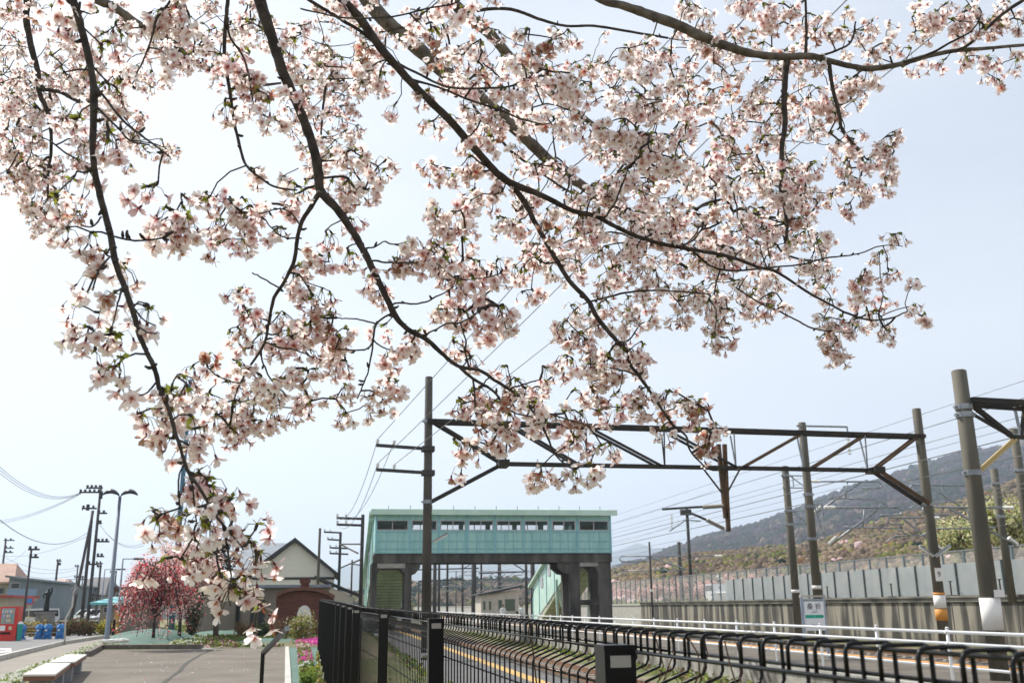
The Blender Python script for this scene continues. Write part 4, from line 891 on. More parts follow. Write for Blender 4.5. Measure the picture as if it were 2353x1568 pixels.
SW = iter(['upper long sagging wire to the top cross arm', 'middle long sagging wire to the top cross arm', 'lower long sagging wire to the top cross arm', 'thick single sagging wire meeting the leaning strut', 'upper of three faint wires rising to the top cross arm', 'middle of three faint wires rising to the top cross arm', 'lower of three faint wires rising to the top cross arm', 'single wire rising from the armed pole to the pole cluster', 'lower short wire right of the tall cluster pole', 'upper short wire right of the tall cluster pole', 'second highest faint wire over the left roofs', 'third highest faint wire over the left roofs', 'lowest faint wire over the left roofs', 'highest faint wire over the left roofs', 'short wire joining the two leftmost poles'])
def px_wire(A, YA, B, YB_, sag, r=.012, lb=None, grp='wires above the street'):
    lb = next(SW); wire(PY(*A, YA), PY(*B, YB_), r, sag, lb, grp)
for dy in (0, 9, 19): px_wire((-60, 1010 + dy), 40, (186, 1130 + dy * .1), 66, 1.0)
px_wire((-60, 1135), 40, (200, 1223), 66, 1.2, .018)
for dy in (0, 4, 8): px_wire((-60, 1196 + dy), 90, (186, 1131 + dy * .4), 66, .6)
px_wire((0, 1275), 95, (205, 1229), 66, .5, .014); px_wire((230, 1204), 66, (330, 1252), 60, .6); px_wire((228, 1202), 66, (330, 1247), 60, .6)
for y0, y1 in ((1290, 1300), (1300, 1312), (1322, 1318), (1276, 1296)): px_wire((5, y0), 95, (200, y1), 95, .8)
px_wire((60, 1264), 85, (5, 1290), 95, .3)

# ================================================================== LEFT STREET
def lamp_post(bpx, tpx, Y, label, double, w_, group='street lamps'):
    p = G(*bpx) if Y is None else PY(*bpx, Y); Y = p.y; zb = rise(Y); t = PY(*tpx, Y); x = p.x
    r = w_ * Y / F / 2; o = thing('street_lamp', (x, Y, zb), label, 'lamp', group); m = mat('lamp_paint', (.2, .23, .27), .45, .4) if 'lamp_paint' not in bpy.data.materials else bpy.data.materials['lamp_paint']
    b = MB(); b.tube([(x, Y, zb), (x, Y, zb + .35), (x, Y, zb + .4), (x, Y, t.z)], [r * 1.6, r * 1.5, r * 1.15, r * .7], 12); b.build('post', m, o, True)
    hd = mat('lamp_head', (.05, .055, .06), .4, .3) if 'lamp_head' not in bpy.data.materials else bpy.data.materials['lamp_head']
    for s in ((-1, 1) if double else (1,)):
        L = 36 * Y / F * (1 if double else 1.05); z = t.z; pts = [(x, Y, z), (x + s * L * .25, Y, z + .07), (x + s * L * .6, Y, z + .16), (x + s * L, Y, z + .03)]
        b = MB(); n = 8; v = []
        for i in range(n + 1):
            u = i / n; xx = x + s * L * (.04 + .96 * u); wd = .24 * math.sin(math.pi * min(1, u * .96 + .02)) ** .6; zz = z + .16 * math.sin(math.pi * (u * .7 + .1)) - .02 * u
            v += [(xx, Y - wd, zz), (xx, Y, zz + wd * .6), (xx, Y + wd, zz), (xx, Y, zz - .05)]
        b.add(v, [(i * 4 + j, i * 4 + (j + 1) % 4, (i + 1) * 4 + (j + 1) % 4, (i + 1) * 4 + j) for i in range(n) for j in range(4)] + [(3, 2, 1, 0), tuple(n * 4 + j for j in range(4))])
        if double: b.build('lamp_head', hd, o, True)
        else:
            b = MB(); b.bar((x, Y, z), (x + L * .6, Y, z), .05, .05); b.build('arm', m, o); b = MB(); b.cbox((x + L * .85, Y, z), (L * .5, .25, .12)); b.build('lamp_head', hd, o)
    return o
lamp_post((243.8, 1482), (273, 1139), None, 'tall grey street lamp with two wing shaped heads by the plaza', True, 9)
lamp_post((270, 1420), (278, 1283), 60, 'shorter street lamp with one flat head beside red tree', False, 4.5)
lamp_post((230, 1420), (233.5, 1307), 95, 'small far street lamp with a single head by the utility poles', False, 3)
lamp_post((146, 1400), (150, 1330), 110, 'farthest street lamp left of the leaning pole', False, 3)
tp_, x_, z_ = ppole('mast', (405, 1440), (427, 871), 50, .14, .09, mat('blue_mast_paint', (.07, .17, .26), .5, .2), 'tall slim blue mast with a ladder rising behind the blossoms', 'mast')
b = MB()
for k in range(28): z = 2.5 + k * .3; b.bar((x_ + .06, 50, z), (x_ + .28, 50, z), .02, .02)
b.bar((x_ + .28, 50, 2), (x_ + .28, 50, 13), .03, .03); b.build('ladder', m_steel, tp_)

def upole(bx, by, tx, ty, Y, w_, label, arms=(), m=None, lean=None, group='utility poles on the left', box=()):
    r = w_ * Y / F / 2; a = PY(bx, by, Y); t = PY(tx, ty, Y); zb = rise(Y) - .02
    if lean: a2 = Vector((a.x, Y, zb))
    else: a2 = Vector(((a.x + t.x) / 2, Y, zb)); t.x = a2.x
    o = thing('utility_pole', a2, label, 'pole', group); b = MB(); b.tube([a2, t], [r * 1.1, r * .8], 10); b.build('shaft', m or m_wood, o, True)
    for (y_, l0, l1) in arms:
        p = PY(tx + l0, y_, Y); q = PY(tx + l1, y_, Y); b = MB(); b.bar(p, q, .09, .1); am = b.build('cross_arm', m_polefar, o)
        n = max(2, int((l1 - l0) / 9))
        for k in range(n): c = p.lerp(q, (k + .3) / n); b = MB(); b.tube([c, c + Vector((0, 0, .18))], [.06, .08], 6); b.build('insulator', m_polefar, am)
    for (bx0, by0, bx1, by1) in box:
        p = PY(bx0, by1, Y - .2); q = PY(bx1, by0, Y + .3); b = MB(); c = (p + q) / 2; b.tube([(c.x, Y - .3, p.z), (c.x, Y - .3, q.z)], abs(q.x - p.x) / 2, 12); b.build('transformer', m_polefar, o)
    return o
m_wood = mat('pole_brown_concrete', (.05, .045, .05), .8, 0, (.09, .08, .08), 1.5, 0, 4, (1, 1, .2))
upole(212, 1443, 220, 1114, 65, 6.5, 'tallest utility pole of the cluster with two top cross arms', [(1120, -22, 16), (1130, -38, 14), (1178, 4, 26), (1201, 3, 14), (1243, 3, 31), (1277, 2, 19), (1167, -32, 2)], box=[(227, 1130, 242, 1145), (220, 1230, 228, 1252)])
upole(191, 1443, 207, 1172, 64, 7, 'thick second pole bracing tallest utility pole', [(1295, -6, 16)])
upole(168, 1345, 214, 1172, 63, 6.5, 'leaning strut pole propped against the tallest utility pole', lean=True, box=[(189, 1163, 197, 1172), (198, 1160, 212, 1172)])
upole(224, 1415, 228, 1292, 90, 5, 'far utility pole with crowded top just right of the cluster', [(1293, -8, 8), (1300, -6, 6)], box=[(225, 1293, 231, 1305)])
upole(0, 1370, 11, 1239, 95, 4.5, 'utility pole with three arms at the left edge', [(1240, -2, 22), (1258, 0, 20), (1268, 0, 19)], box=[(1, 1300, 9, 1308)])
upole(57, 1440, 67, 1260, 60, 5, 'brownish utility pole with two right arms beside the vending machine', [(1261, -2, 24), (1279, 0, 22)])
upole(122, 1395, 133, 1286, 95, 5, 'utility pole with short top arms beside the statue', [(1288, -3, 8), (1296, 0, 7)])
upole(172, 1400, 176, 1296, 115, 3.5, 'thin far utility pole behind the leaning strut', [(1300, -4, 6), (1325, -6, 6)])
upole(262, 1400, 264, 1310, 120, 3.5, 'thin far utility pole right of the double headed lamp', [(1313, -12, 5)], box=[(259, 1310, 264, 1318)])
upole(186, 1400, 187, 1322, 130, 3, 'thinnest far utility pole above the low houses', [(1325, -6, 6)])

# traffic mirror on bent pole
YM = G(148, 1481).y; mm = thing('traffic_mirror', (PY(148, 1481, YM).x, YM, rise(YM)), 'round traffic mirror seen from behind on a bent pale pole', 'mirror')
b = MB(); p0 = Vector((PY(148, 1481, YM).x, YM, rise(YM))); p1_ = PY(151, 1420, YM); p2_ = PY(166, 1392, YM); p3_ = PY(171, 1350, YM); b.tube([p0, p1_, p1_.lerp(p2_, .15), p2_, p3_], .035, 8); b.build('bent_pole', m_kerb, mm, True)
c = PY(171.5, 1355, YM); b = MB(); b.tube([c + Vector((0, -.06, 0)), c + Vector((0, -.02, 0)), c + Vector((0, .03, 0))], [.1, .17, .17], 20); b.build('mirror_back', mat('mirror_back', (.2, .2, .21), .5), mm)
b = MB(); b.bar(c + Vector((-.03, -.07, -.12)), c + Vector((.05, -.07, .1)), .06, .02); b.build('bracket', m_whitem, mm)

# vending machine
YV = 50; a = PY(-6, 1458, YV); c = PY(36, 1458, YV); vz0 = rise(YV); vz1 = PY(20, 1392, YV).z
vm = thing('vending_machine', ((a.x + c.x) / 2, YV, vz0), 'bright red drinks vending machine at the left edge', 'vending machine')
m_red = mat('vending_red', (.62, .03, .02), .35); b = MB(); b.box((a.x, YV, vz0), (c.x, YV + .7, vz1)); b.build('cabinet', m_red, vm)
H = vz1 - vz0; W = c.x - a.x
b = MB(); b.box((a.x + .08, YV - .03, vz0 + H * .5), (c.x - .14, YV - .005, vz0 + H * .95)); wdw = b.build('display_window', mat('display_pane', (.3, .36, .36), .15), vm)
rs = random.Random(5); cols = [mat('can_' + n, c_, .4) for n, c_ in (('orange', (.7, .3, .08)), ('white', (.7, .7, .68)), ('green', (.15, .4, .25)), ('blue', (.1, .2, .5)))]
for r_ in range(3):
    for k in range(9):
        x = a.x + .14 + k * (W - .32) / 9; z = vz0 + H * (.56 + .13 * r_); b = MB(); b.tube([(x, YV - .05, z), (x, YV - .05, z + .08), (x, YV - .05, z + .1)], [.03, .03, .015], 6); b.build('can', rs.choice(cols), wdw)
b = MB(); b.box((a.x + .08, YV - .03, vz0 + H * .3), (a.x + .3, YV - .005, vz0 + H * .45)); b.build('notice', m_whitem, vm)
b = MB(); b.box((a.x + .45, YV - .03, vz0 + H * .32), (c.x - .2, YV - .005, vz0 + H * .42)); b.build('button_panel', mat('panel_cream', (.6, .5, .35), .5), vm)
b = MB(); b.box((a.x + .12, YV - .04, vz0 + H * .2), (c.x - .25, YV - .005, vz0 + H * .26)); b.build('outlet_flap', m_black, vm)
bn = thing('litter_bin', (c.x + .12, YV + .1, vz0), 'narrow teal litter bin right of the vending machine', 'bin'); b = MB(); b.tube([(c.x + .12, YV + .1, vz0), (c.x + .12, YV + .1, vz0 + .75)], [.1, .13], 10); b.build('bin_body', mat('teal_plastic', (.02, .3, .27), .4), bn); b = MB(); b.tube([(c.x + .12, YV + .1, vz0 + .75), (c.x + .12, YV + .1, vz0 + .86)], [.135, .07], 10); b.build('bin_lid', m_white, bn)
# blue animal shaped barrier stands
m_blue = mat('blue_plastic', (.03, .2, .5), .4); YQ = 52
bx_ = [(52, 'leftmost'), (93, 'second'), (112, 'third'), (141, 'rightmost')]
for px, nm in bx_:
    p = PY(px, 1436, YQ); zb = rise(YQ); o = thing('barrier_stand', (p.x, YQ, zb), {'leftmost': 'blue plastic barrier stand half hidden behind the teal bin', 'second': 'blue barrier stand, left one of the close pair by the statue', 'third': 'blue barrier stand, right one of the close pair by the statue', 'rightmost': 'blue barrier stand farthest right, beside the bent mirror pole'}[nm], 'barrier stand', 'blue barrier stands')
    b = MB(); b.blob((p.x, YQ, zb + .52), .24, 0, .08, 1.0, random.Random(1)); b.blob((p.x - .03, YQ, zb + .24), .2, 0, .08, 1.2, random.Random(2)); b.box((p.x - .22, YQ - .1, zb), (p.x - .06, YQ + .1, zb + .12)); b.box((p.x + .02, YQ - .1, zb), (p.x + .18, YQ + .1, zb + .12)); b.build('stand_body', m_blue, o, False)
    b = MB(); b.blob((p.x - .05, YQ - .2, zb + .42), .07, 0, .05, .7, random.Random(4)); b.build('white_patch', m_white, o)
b = MB()
for z in (.3, .58): b.tube([(PY(40, 1436, YQ).x, YQ + .05, rise(YQ) + z), (PY(150, 1436, YQ).x, YQ + .05, rise(YQ) + z)], .025, 6)
tag(b.build('barrier_pipe', m_kerb, base=(PY(95, 1436, YQ).x, YQ, .6)), 'two pale pipes laid through the blue barrier stands', 'pipe')
# statue
YT = 60; p = PY(103, 1428, YT); zb = rise(YT); st = thing('statue', (p.x, YT, zb), 'dark bronze standing robed figure on a grey stone plinth', 'statue')
z1_ = PY(103, 1404, YT).z; z2_ = PY(103, 1348, YT).z; b = MB(); b.box((p.x - .4, YT - .4, zb - .1), (p.x + .4, YT + .4, z1_ - .1)); b.box((p.x - .46, YT - .46, z1_ - .1), (p.x + .46, YT + .46, z1_)); b.build('plinth', mat('plinth_stone', (.16, .155, .15), .8, 0, (.24, .23, .22), 3), st)
H = z2_ - z1_; s = H / 1.75
J = [(0, 0, .02), (0, 0, .5), (.02, 0, .95), (.04, 0, 1.3), (.06, 0, 1.45), (.06, 0, 1.56), (.07, 0, 1.68), (-.16, 0, 1.34), (-.3, -.02, 1.15), (-.2, -.08, .95), (.24, 0, 1.36), (.3, -.05, 1.6), (.2, -.08, 1.75)]
E = [(0, 1), (1, 2), (2, 3), (3, 4), (4, 5), (5, 6), (3, 7), (7, 8), (8, 9), (3, 10), (10, 11), (11, 12)]; rad = [.24, .2, .17, .17, .07, .1, .09, .07, .055, .045, .07, .05, .04]
me = bpy.data.meshes.new('figure'); me.from_pydata([(x * s, y * s, z * s) for x, y, z in J], E, []); ob = bpy.data.objects.new('figure', me); COL.objects.link(ob); ob.modifiers.new('s', 'SKIN')
for i, sv in enumerate(me.skin_vertices[0].data): sv.radius = (rad[i] * s, rad[i] * s)
me.skin_vertices[0].data[0].use_root = True; ob.modifiers.new('u', 'SUBSURF').levels = 2; bpy.context.view_layer.update(); m2 = bpy.data.meshes.new_from_object(ob.evaluated_get(bpy.context.evaluated_depsgraph_get())); bpy.data.objects.remove(ob)
m2.materials.clear(); m2.materials.append(mat('bronze', (.015, .02, .018), .45, .5)); ob = bpy.data.objects.new('figure', m2); COL.objects.link(ob); ob.parent = st; ob.location = (0, 0, z1_ - zb)

# benches
m_top = mat('bench_top_board', (.62, .57, .52), .45, 0, (.7, .66, .62), 6); m_bside = mat('bench_wood_edge', (.2, .09, .05), .6); m_leg = mat('bench_block', (.2, .21, .23), .8, 0, (.27, .28, .3), 4)
def bench(q, label):
    zt = rise(19) + .46; P4 = [PZ(x, y, zt) for x, y in q]; c = sum(P4, Vector()) / 4
    o = thing('bench', (c.x, c.y, rise(c.y)), label, 'bench', 'plaza benches')
    b = MB(); b.prism([v + Vector((0, 0, -.03)) for v in P4], (0, 0, .03)); b.build('seat_board', m_top, o)
    b = MB(); P5 = [c + (v - c) * .985 for v in P4]; b.prism([v + Vector((0, 0, -.1)) for v in P5], (0, 0, .069)); b.build('seat_frame', m_bside, o)
    ax = ((P4[2] + P4[3]) - (P4[0] + P4[1])) / 2; wv_ = (P4[1] - P4[0]) * .36
    for t in (.16, .8):
        m_ = (P4[0] + P4[1]) / 2 + ax * t; b = MB(); d = ax.normalized() * .22
        v = [m_ - wv_ - d, m_ + wv_ - d, m_ + wv_ + d, m_ - wv_ + d]; zf_ = rise(m_.y)
        b.prism([Vector((p.x, p.y, zf_)) for p in v], (0, 0, zt - .1 - zf_)); b.build('support', m_leg, o)
bench([(52.6, 1547.6), (127, 1547), (162, 1521.5), (104, 1522)], 'nearer low bench with pale top on grey blocks at lower left')
bench([(110.6, 1520), (172, 1518), (199.5, 1501.5), (152, 1502)], 'farther low bench with pale top just behind the nearer bench')
for k, (px, lb) in enumerate([((251, 1487), 'left white plastic bag lying on the dark plaza kerb'), ((276, 1485), 'right white plastic bag lying on the dark plaza kerb')]):
    p = G(*px, .16); b = MB(); v = []; n = 14
    for i in range(n + 1):
        for j in range(8):
            t = i / n; a = j / 8 * 2 * math.pi; r = .1 * math.sin(math.pi * t) ** .5 + .005; r *= 1 + .35 * noise.noise(Vector((t * 5 + k * 9, j * 1.7, k)))
            v.append((p.x - .32 + .64 * t, p.y + r * math.cos(a) * 1.3, p.z + .07 + r * math.sin(a) * .8))
    b.add(v, [(i * 8 + j, i * 8 + (j + 1) % 8, (i + 1) * 8 + (j + 1) % 8, (i + 1) * 8 + j) for i in range(n) for j in range(8)])
    tag(b.build('plastic_bag', mat('bag_plastic_%s' % 'ab'[k], (.75, .76, .74), .4, trans=.2), base=p), lb, 'bag', 'plastic bags on the kerb')

# ================================================================== BUILDINGS
def bl(px, py, Y): return PY(px, py, Y)
m_plas = mat('grey_plaster', (.23, .195, .155), .9, 0, (.29, .25, .2), .8, 0, 6); m_cw = mat('cream_siding', (.74, .71, .62), .8, 0, (.79, .76, .68), 6, 0, 4, (.2, .2, 3)); m_timb = mat('dark_timber', (.035, .035, .04), .6)
m_slate = mat('blue_grey_roof', (.18, .21, .25), .5, 0, (.24, .27, .31), 2)
Y = 72.0; gh = thing('gabled_house', (bl(678, 1380, Y).x, Y, .3), 'cream gabled storehouse with dark eaves behind the brick arch', 'house')
ap = bl(678, 1241, Y); el = bl(565, 1322, Y); er = bl(776, 1321, Y); zw = bl(680, 1326, Y).z
b = MB(); b.prism([(el.x + .4, Y, .2), (er.x - .25, Y, .2), (er.x - .25, Y, er.z + .1), (ap.x, Y, ap.z - .1), (el.x + .4, Y, el.z + .1)], (0, 9, 0)); b.build('wall', m_cw, gh)
b = MB(); t_ = .28
b.prism([(el.x, Y - .4, el.z - .1), (ap.x, Y - .4, ap.z - .08), (er.x, Y - .4, er.z - .1), (er.x, Y - .4, er.z + .17), (ap.x, Y - .4, ap.z + .2), (el.x, Y - .4, el.z + .17)], (0, 9.8, 0)); b.build('roof', m_timb, gh)
b = MB(); b.box((el.x + .2, Y - .05, zw - .12), (er.x - .2, Y - .003, zw + .04)); b.build('band', m_timb, gh)
w_ = Vector((0, 0, 0)); Y2 = 80.0; b = MB(); a = bl(560, 1250, Y2); c = bl(668, 1250, Y2)
b.prism([(a.x, Y2, a.z), (c.x, Y2, a.z), (c.x, Y2 - 6, 4.0), (a.x, Y2 - 6, 4.0)], (0, .05, .12)); b.build('rear_roof', m_slate, gh)
a = bl(783, 1345, 70); c = bl(822, 1365, 70); b = MB(); b.prism([(a.x - 1.6, 70, .2), (c.x - .3, 70, .2), (c.x - .3, 70, c.z - .2), (a.x - 1.6, 70, a.z + .4)], (0, 4, 0)); ann = thing('lean_to_shed', (a.x, 70, .3), 'low shed with dark lean-to roof right of the gabled house', 'shed'); b.build('wall', m_cream, ann)
b = MB(); b.bar((a.x - 1.8, 71.9, a.z + .62), (c.x, 71.9, c.z + .02), .2, .12); b.prism([(a.x - 1.8, 69.7, a.z + .55), (c.x + .1, 69.7, c.z - .1), (c.x + .1, 69.7, c.z + .05), (a.x - 1.8, 69.7, a.z + .72)], (0, 4.5, 0)); b.build('roof', m_timb, ann)
# grey wall building
Y = 52.0; gw = thing('storehouse', (bl(600, 1400, Y).x, Y, .3), 'long low grey plastered storehouse with thin pale roof edge', 'building')
a = bl(440, 1346, Y); c = bl(756, 1349, Y); zt_ = bl(650, 1349, Y).z; b = MB(); b.box((a.x, Y, .2), (c.x, Y + 5, zt_)); b.build('wall', m_plas, gw)
b = MB(); b.box((a.x - .3, Y - .4, zt_), (c.x + .1, Y + 5.3, zt_ + .14)); b.build('roof', m_slate, gw)
b = MB(); x = bl(592, 1400, Y).x; b.box((x - .35, Y - .03, .3), (x + .35, Y - .003, 2.0)); b.build('door', m_timb, gw)
b = MB(); b.box((a.x + 2.2, Y - .1, .2), (a.x + 2.35, Y, zt_)); b.box((x - 1, Y - .1, .2), (x - .85, Y, zt_)); b.build('pillar', m_darkconc, gw)
# brick arch
def brickmat(name, c1, c2, mc, sc):
    m = bpy.data.materials.new(name); m.use_nodes = True; n = m.node_tree.nodes; l = m.node_tree.links; bs = n['Principled BSDF']; t = n.new('ShaderNodeTexCoord'); a = n.new('ShaderNodeMapping'); a.inputs['Rotation'].default_value = (R(90), 0, 0); k = n.new('ShaderNodeTexBrick')
    k.inputs['Color1'].default_value = (*c1, 1); k.inputs['Color2'].default_value = (*c2, 1); k.inputs['Mortar'].default_value = (*mc, 1); k.inputs['Scale'].default_value = sc; k.inputs['Mortar Size'].default_value = .012
    l.new(t.outputs['Object'], a.inputs[0]); l.new(a.outputs[0], k.inputs[0]); l.new(k.outputs[0], bs.inputs['Base Color']); bs.inputs['Roughness'].default_value = .9; return m
m_brick = brickmat('red_brick', (.15, .05, .033), (.1, .036, .026), (.12, .09, .075), 3.0)
Y = 46.0; ba = thing('brick_arch_building', (bl(700, 1400, Y).x, Y, .3), 'small round topped red brick kiln house with square chimney', 'building')
pts = [bl(x, y, Y) for x, y in [(634.5, 1368), (645, 1361), (660, 1355.5), (678, 1352), (697, 1351), (716, 1352), (735, 1356), (752, 1361.5), (768, 1370)]]
b = MB(); b.prism([(pts[0].x + .06, Y, .2)] + [(p.x, Y, p.z - .1) for p in pts] + [(pts[-1].x - .06, Y, .2)], (0, 4, 0)); b.build('wall', m_brick, ba)
b = MB()
for p, q in zip(pts, pts[1:]): b.bar((p.x, Y + 1.9, p.z), (q.x, Y + 1.9, q.z), 4.2, .15)
b.build('roof', mat('brick_roof_edge', (.13, .06, .04), .8, 0, (.2, .09, .06), 4), ba)
xk = bl(700, 1340, Y).x; z0_ = bl(700, 1353, Y).z; z1_ = bl(700, 1327, Y).z; b = MB(); b.box((xk - .18, Y + .3, z0_ - .1), (xk + .18, Y + .7, z1_ - .1)); b.box((xk - .24, Y + .24, z1_ - .2), (xk + .24, Y + .76, z1_ - .05)); b.box((xk - .2, Y + .28, z1_ - .05), (xk + .2, Y + .72, z1_ + .03)); b.build('chimney', m_brick, ba)
cx = bl(699, 1400, Y); b = MB(); pp = [(cx.x + .31 * math.cos(a), Y - .02, cx.z - .25 + .45 * math.sin(a)) for a in [math.pi * k / 12 for k in range(13)]]; b.prism(pp + [(cx.x - .31, Y - .02, .5), (cx.x + .31, Y - .02, .5)], (0, .018, 0)); b.build('arched_window', m_whitem, ba)

# left houses
m_blu = mat('blue_grey_siding', (.16, .2, .23), .8, 0, (.2, .24, .27), .6); m_lil = mat('blue_band', (.24, .33, .48), .7); m_crm = mat('cream_render', (.46, .43, .33), .8); m_tile = mat('salmon_tile_roof', (.42, .27, .21), .8, 0, (.5, .33, .26), 2); m_palew = mat('pale_wall', (.38, .4, .4), .8)
m_win = mat('dark_window', (.03, .035, .045), .15)
def house(Y, x0, x1, yt0, yt1, ybase, mw, mr, label, roof='flat', wins=(), D=9, band=None, name='house', eave=.25):
    a = bl(x0, yt0, Y); c = bl(x1, yt1, Y); zb = .25; o = thing(name, ((a.x + c.x) / 2, Y, zb), label, 'house', 'houses along the left street')
    b = MB(); b.prism([(a.x, Y, zb), (c.x, Y, zb), (c.x, Y, c.z), (a.x, Y, a.z)], (0, D, 0)); b.build('wall', mw, o)
    b = MB()
    if roof == 'flat': b.prism([(a.x - eave, Y - eave, a.z), (c.x + eave, Y - eave, c.z), (c.x + eave, Y - eave, c.z + .16), (a.x - eave, Y - eave, a.z + .16)], (0, D + 2 * eave, 0))
    elif roof == 'gable':
        m_ = (a.x + c.x) / 2; h = (c.x - a.x) * .22; b.prism([(a.x - eave, Y - eave, a.z), (m_, Y - eave, a.z + h), (c.x + eave, Y - eave, c.z), (c.x + eave, Y - eave, c.z + .2), (m_, Y - eave, a.z + h + .22), (a.x - eave, Y - eave, a.z + .2)], (0, D + 2 * eave, 0)); b.prism([(a.x, Y, a.z - .02), (c.x, Y, c.z - .02), (m_, Y, a.z + h)], (0, D, 0))
    else:
        h = roof; b.add([(a.x - .5, Y - .5, a.z), (c.x + .5, Y - .5, c.z), (c.x - .2, Y + D / 2, a.z + h), (a.x + .2, Y + D / 2, a.z + h), (a.x - .5, Y + D + .5, a.z), (c.x + .5, Y + D + .5, a.z), (a.x - .5, Y - .5, a.z - .12), (c.x + .5, Y - .5, c.z - .12), (a.x - .5, Y + D + .5, a.z - .12), (c.x + .5, Y + D + .5, a.z - .12)], [(0, 1, 2, 3), (3, 2, 5, 4), (0, 3, 4), (1, 5, 2), (0, 6, 7, 1), (6, 8, 9, 7), (1, 7, 9, 5), (0, 4, 8, 6)])
    b.build('roof', mr, o)
    if band: p = bl(band[0], band[2], Y); q = bl(band[1], band[3], Y); b = MB(); b.box((p.x, Y - .03, q.z), (q.x, Y - .003, p.z)); b.build('band', m_lil, o)
    for (wx0, wx1, wy0, wy1) in wins:
        p = bl(wx0, wy0, Y); q = bl(wx1, wy1, Y); b = MB(); b.box((p.x - .06, Y - .05, q.z - .06), (q.x + .06, Y - .004, p.z + .06)); f_ = b.build('window', m_palew, o); b = MB(); b.box((p.x, Y - .06, q.z), (q.x, Y - .052, p.z)); b.build('pane', m_win, f_)
    return o
house(85, -60, 22, 1336, 1336, 1400, m_crm, m_tile, 'cream house with salmon tiled roof at the far left edge', 1.5, [(0, 8, 1350, 1362)], 4)
house(70, -60, 18, 1372, 1372, 1400, m_crm, mat('red_awning', (.35, .05, .04), .6), 'low shop front with red awning behind the vending machine', 'flat', [], 5, eave=.5)
house(84, 22, 97, 1325, 1336, 1400, m_blu, m_blu, 'two storey blue grey building with sloping roofline and pale blue band', 'flat', [(27, 44, 1339, 1350)], 10, (17, 84, 1352, 1367))
house(74, 18, 34, 1378, 1378, 1400, m_crm, m_tile, 'tiny cream gabled porch house beside the blue grey building', 'gable', [(20, 27, 1382, 1392)], 4)
house(110, 97, 136, 1352, 1352, 1400, m_palew, m_tile, 'pale house with two salmon roof tiers behind the statue', 1.1, [(100, 110, 1358, 1366)], 9)
house(104, 130, 171, 1345, 1345, 1400, m_blu, m_palew, 'pale grey block with dark carport left of the mirror', 'flat', [(133, 155, 1380, 1402)], 9)
house(112, 178, 232, 1358, 1366, 1400, m_palew, mat('grey_tile_roof', (.14, .14, .15), .8), 'grey roofed house behind the utility pole cluster', 1.6, [(186, 198, 1368, 1376), (208, 214, 1372, 1380)], 9)
house(122, 234, 262, 1378, 1378, 1400, m_crm, m_tile, 'small salmon roofed house between the cluster and the lamp', 1.6, [], 8)
house(75, 262, 330, 1352, 1352, 1400, mat('brown_wall', (.12, .085, .06), .8), m_timb, 'dark brown building behind the red blossom tree', 'flat', [(268, 276, 1362, 1372)], 8)
house(62, 232, 300, 1383, 1383, 1420, m_plas, mat('turquoise_roof', (.12, .42, .45), .5), 'low shed with bright turquoise roof left of the red tree', .35, [(240, 252, 1395, 1405)], 5)
house(150, 300, 440, 1345, 1345, 1400, m_palew, m_slate, 'far pale building mostly hidden behind the pink tree', .9, [], 8)
# cars
def car(loc, rz, label, colr, L=4.2, Wd=1.7, Hh=1.5, van=False):
    o = thing('parked_car' if not van else 'parked_van', loc, label, 'car' if not van else 'van', 'parked vehicles'); o.rotation_euler.z = rz
    pr = [(-.5, .18), (-.5, .5), (-.44, .56), (-.3, .62), (-.18, .98), (.3, 1.0), (.42, .64), (.5, .58), (.5, .18)] if not van else [(-.5, .16), (-.5, .55), (-.42, .62), (-.34, .98), (.47, 1.0), (.5, .6), (.5, .16)]
    def mk(nm, bm, m): me = bpy.data.meshes.new(nm); me.from_pydata(bm.v, [], bm.f); me.materials.append(m); x = bpy.data.objects.new(nm, me); COL.objects.link(x); x.parent = o; return x
    b = MB(); b.prism([(x * L, -Wd / 2, z * Hh) for x, z in pr], (0, Wd, 0)); mk('body', b, colr)
    g0 = [(-.29, .66), (-.175, .93), (.28, .94), (.38, .66)] if not van else [(-.4, .64), (-.33, .92), (.44, .93), (.46, .66)]
    b = MB(); b.prism([(x * L, -Wd / 2 - .01, z * Hh) for x, z in g0], (0, Wd + .02, 0)); mk('side_windows', b, m_win)
    for x in (-.32, .32):
        for y in (-Wd / 2, Wd / 2): b = MB(); b.tube([(x * L, y - .08, .3), (x * L, y + .08, .3)], .3, 14); mk('wheel', b, m_black)
    for y in (-.55, .55): b = MB(); b.cbox((-L / 2 - .01, y, .5 * Hh), (.04, .3, .14)); mk('headlight', b, m_whitem)
    return o
m_cw_ = mat('white_car_paint', (.7, .71, .72), .25)
for px, py, Y, rz, lb, van in [((66), 1408, 72, 1.2, 'white van parked behind the vending machine', True), (206, 1404, 100, .3, 'white car parked behind the utility pole cluster', False), (265, 1412, 90, .5, 'silver car parked left of the red blossom tree', False), (228, 1410, 96, .4, 'white car parked near the foot of the twin headed lamp', False)]:
    p = PY(px, py, Y); car((p.x, Y, .28), rz, lb, m_cw_, van=van)
p = PX(1650, 1375, XW + 5); car((p.x, p.y, WT - .35), 1.4, 'white van parked behind the clear noise barrier', m_cw_, van=True, Hh=2.0)
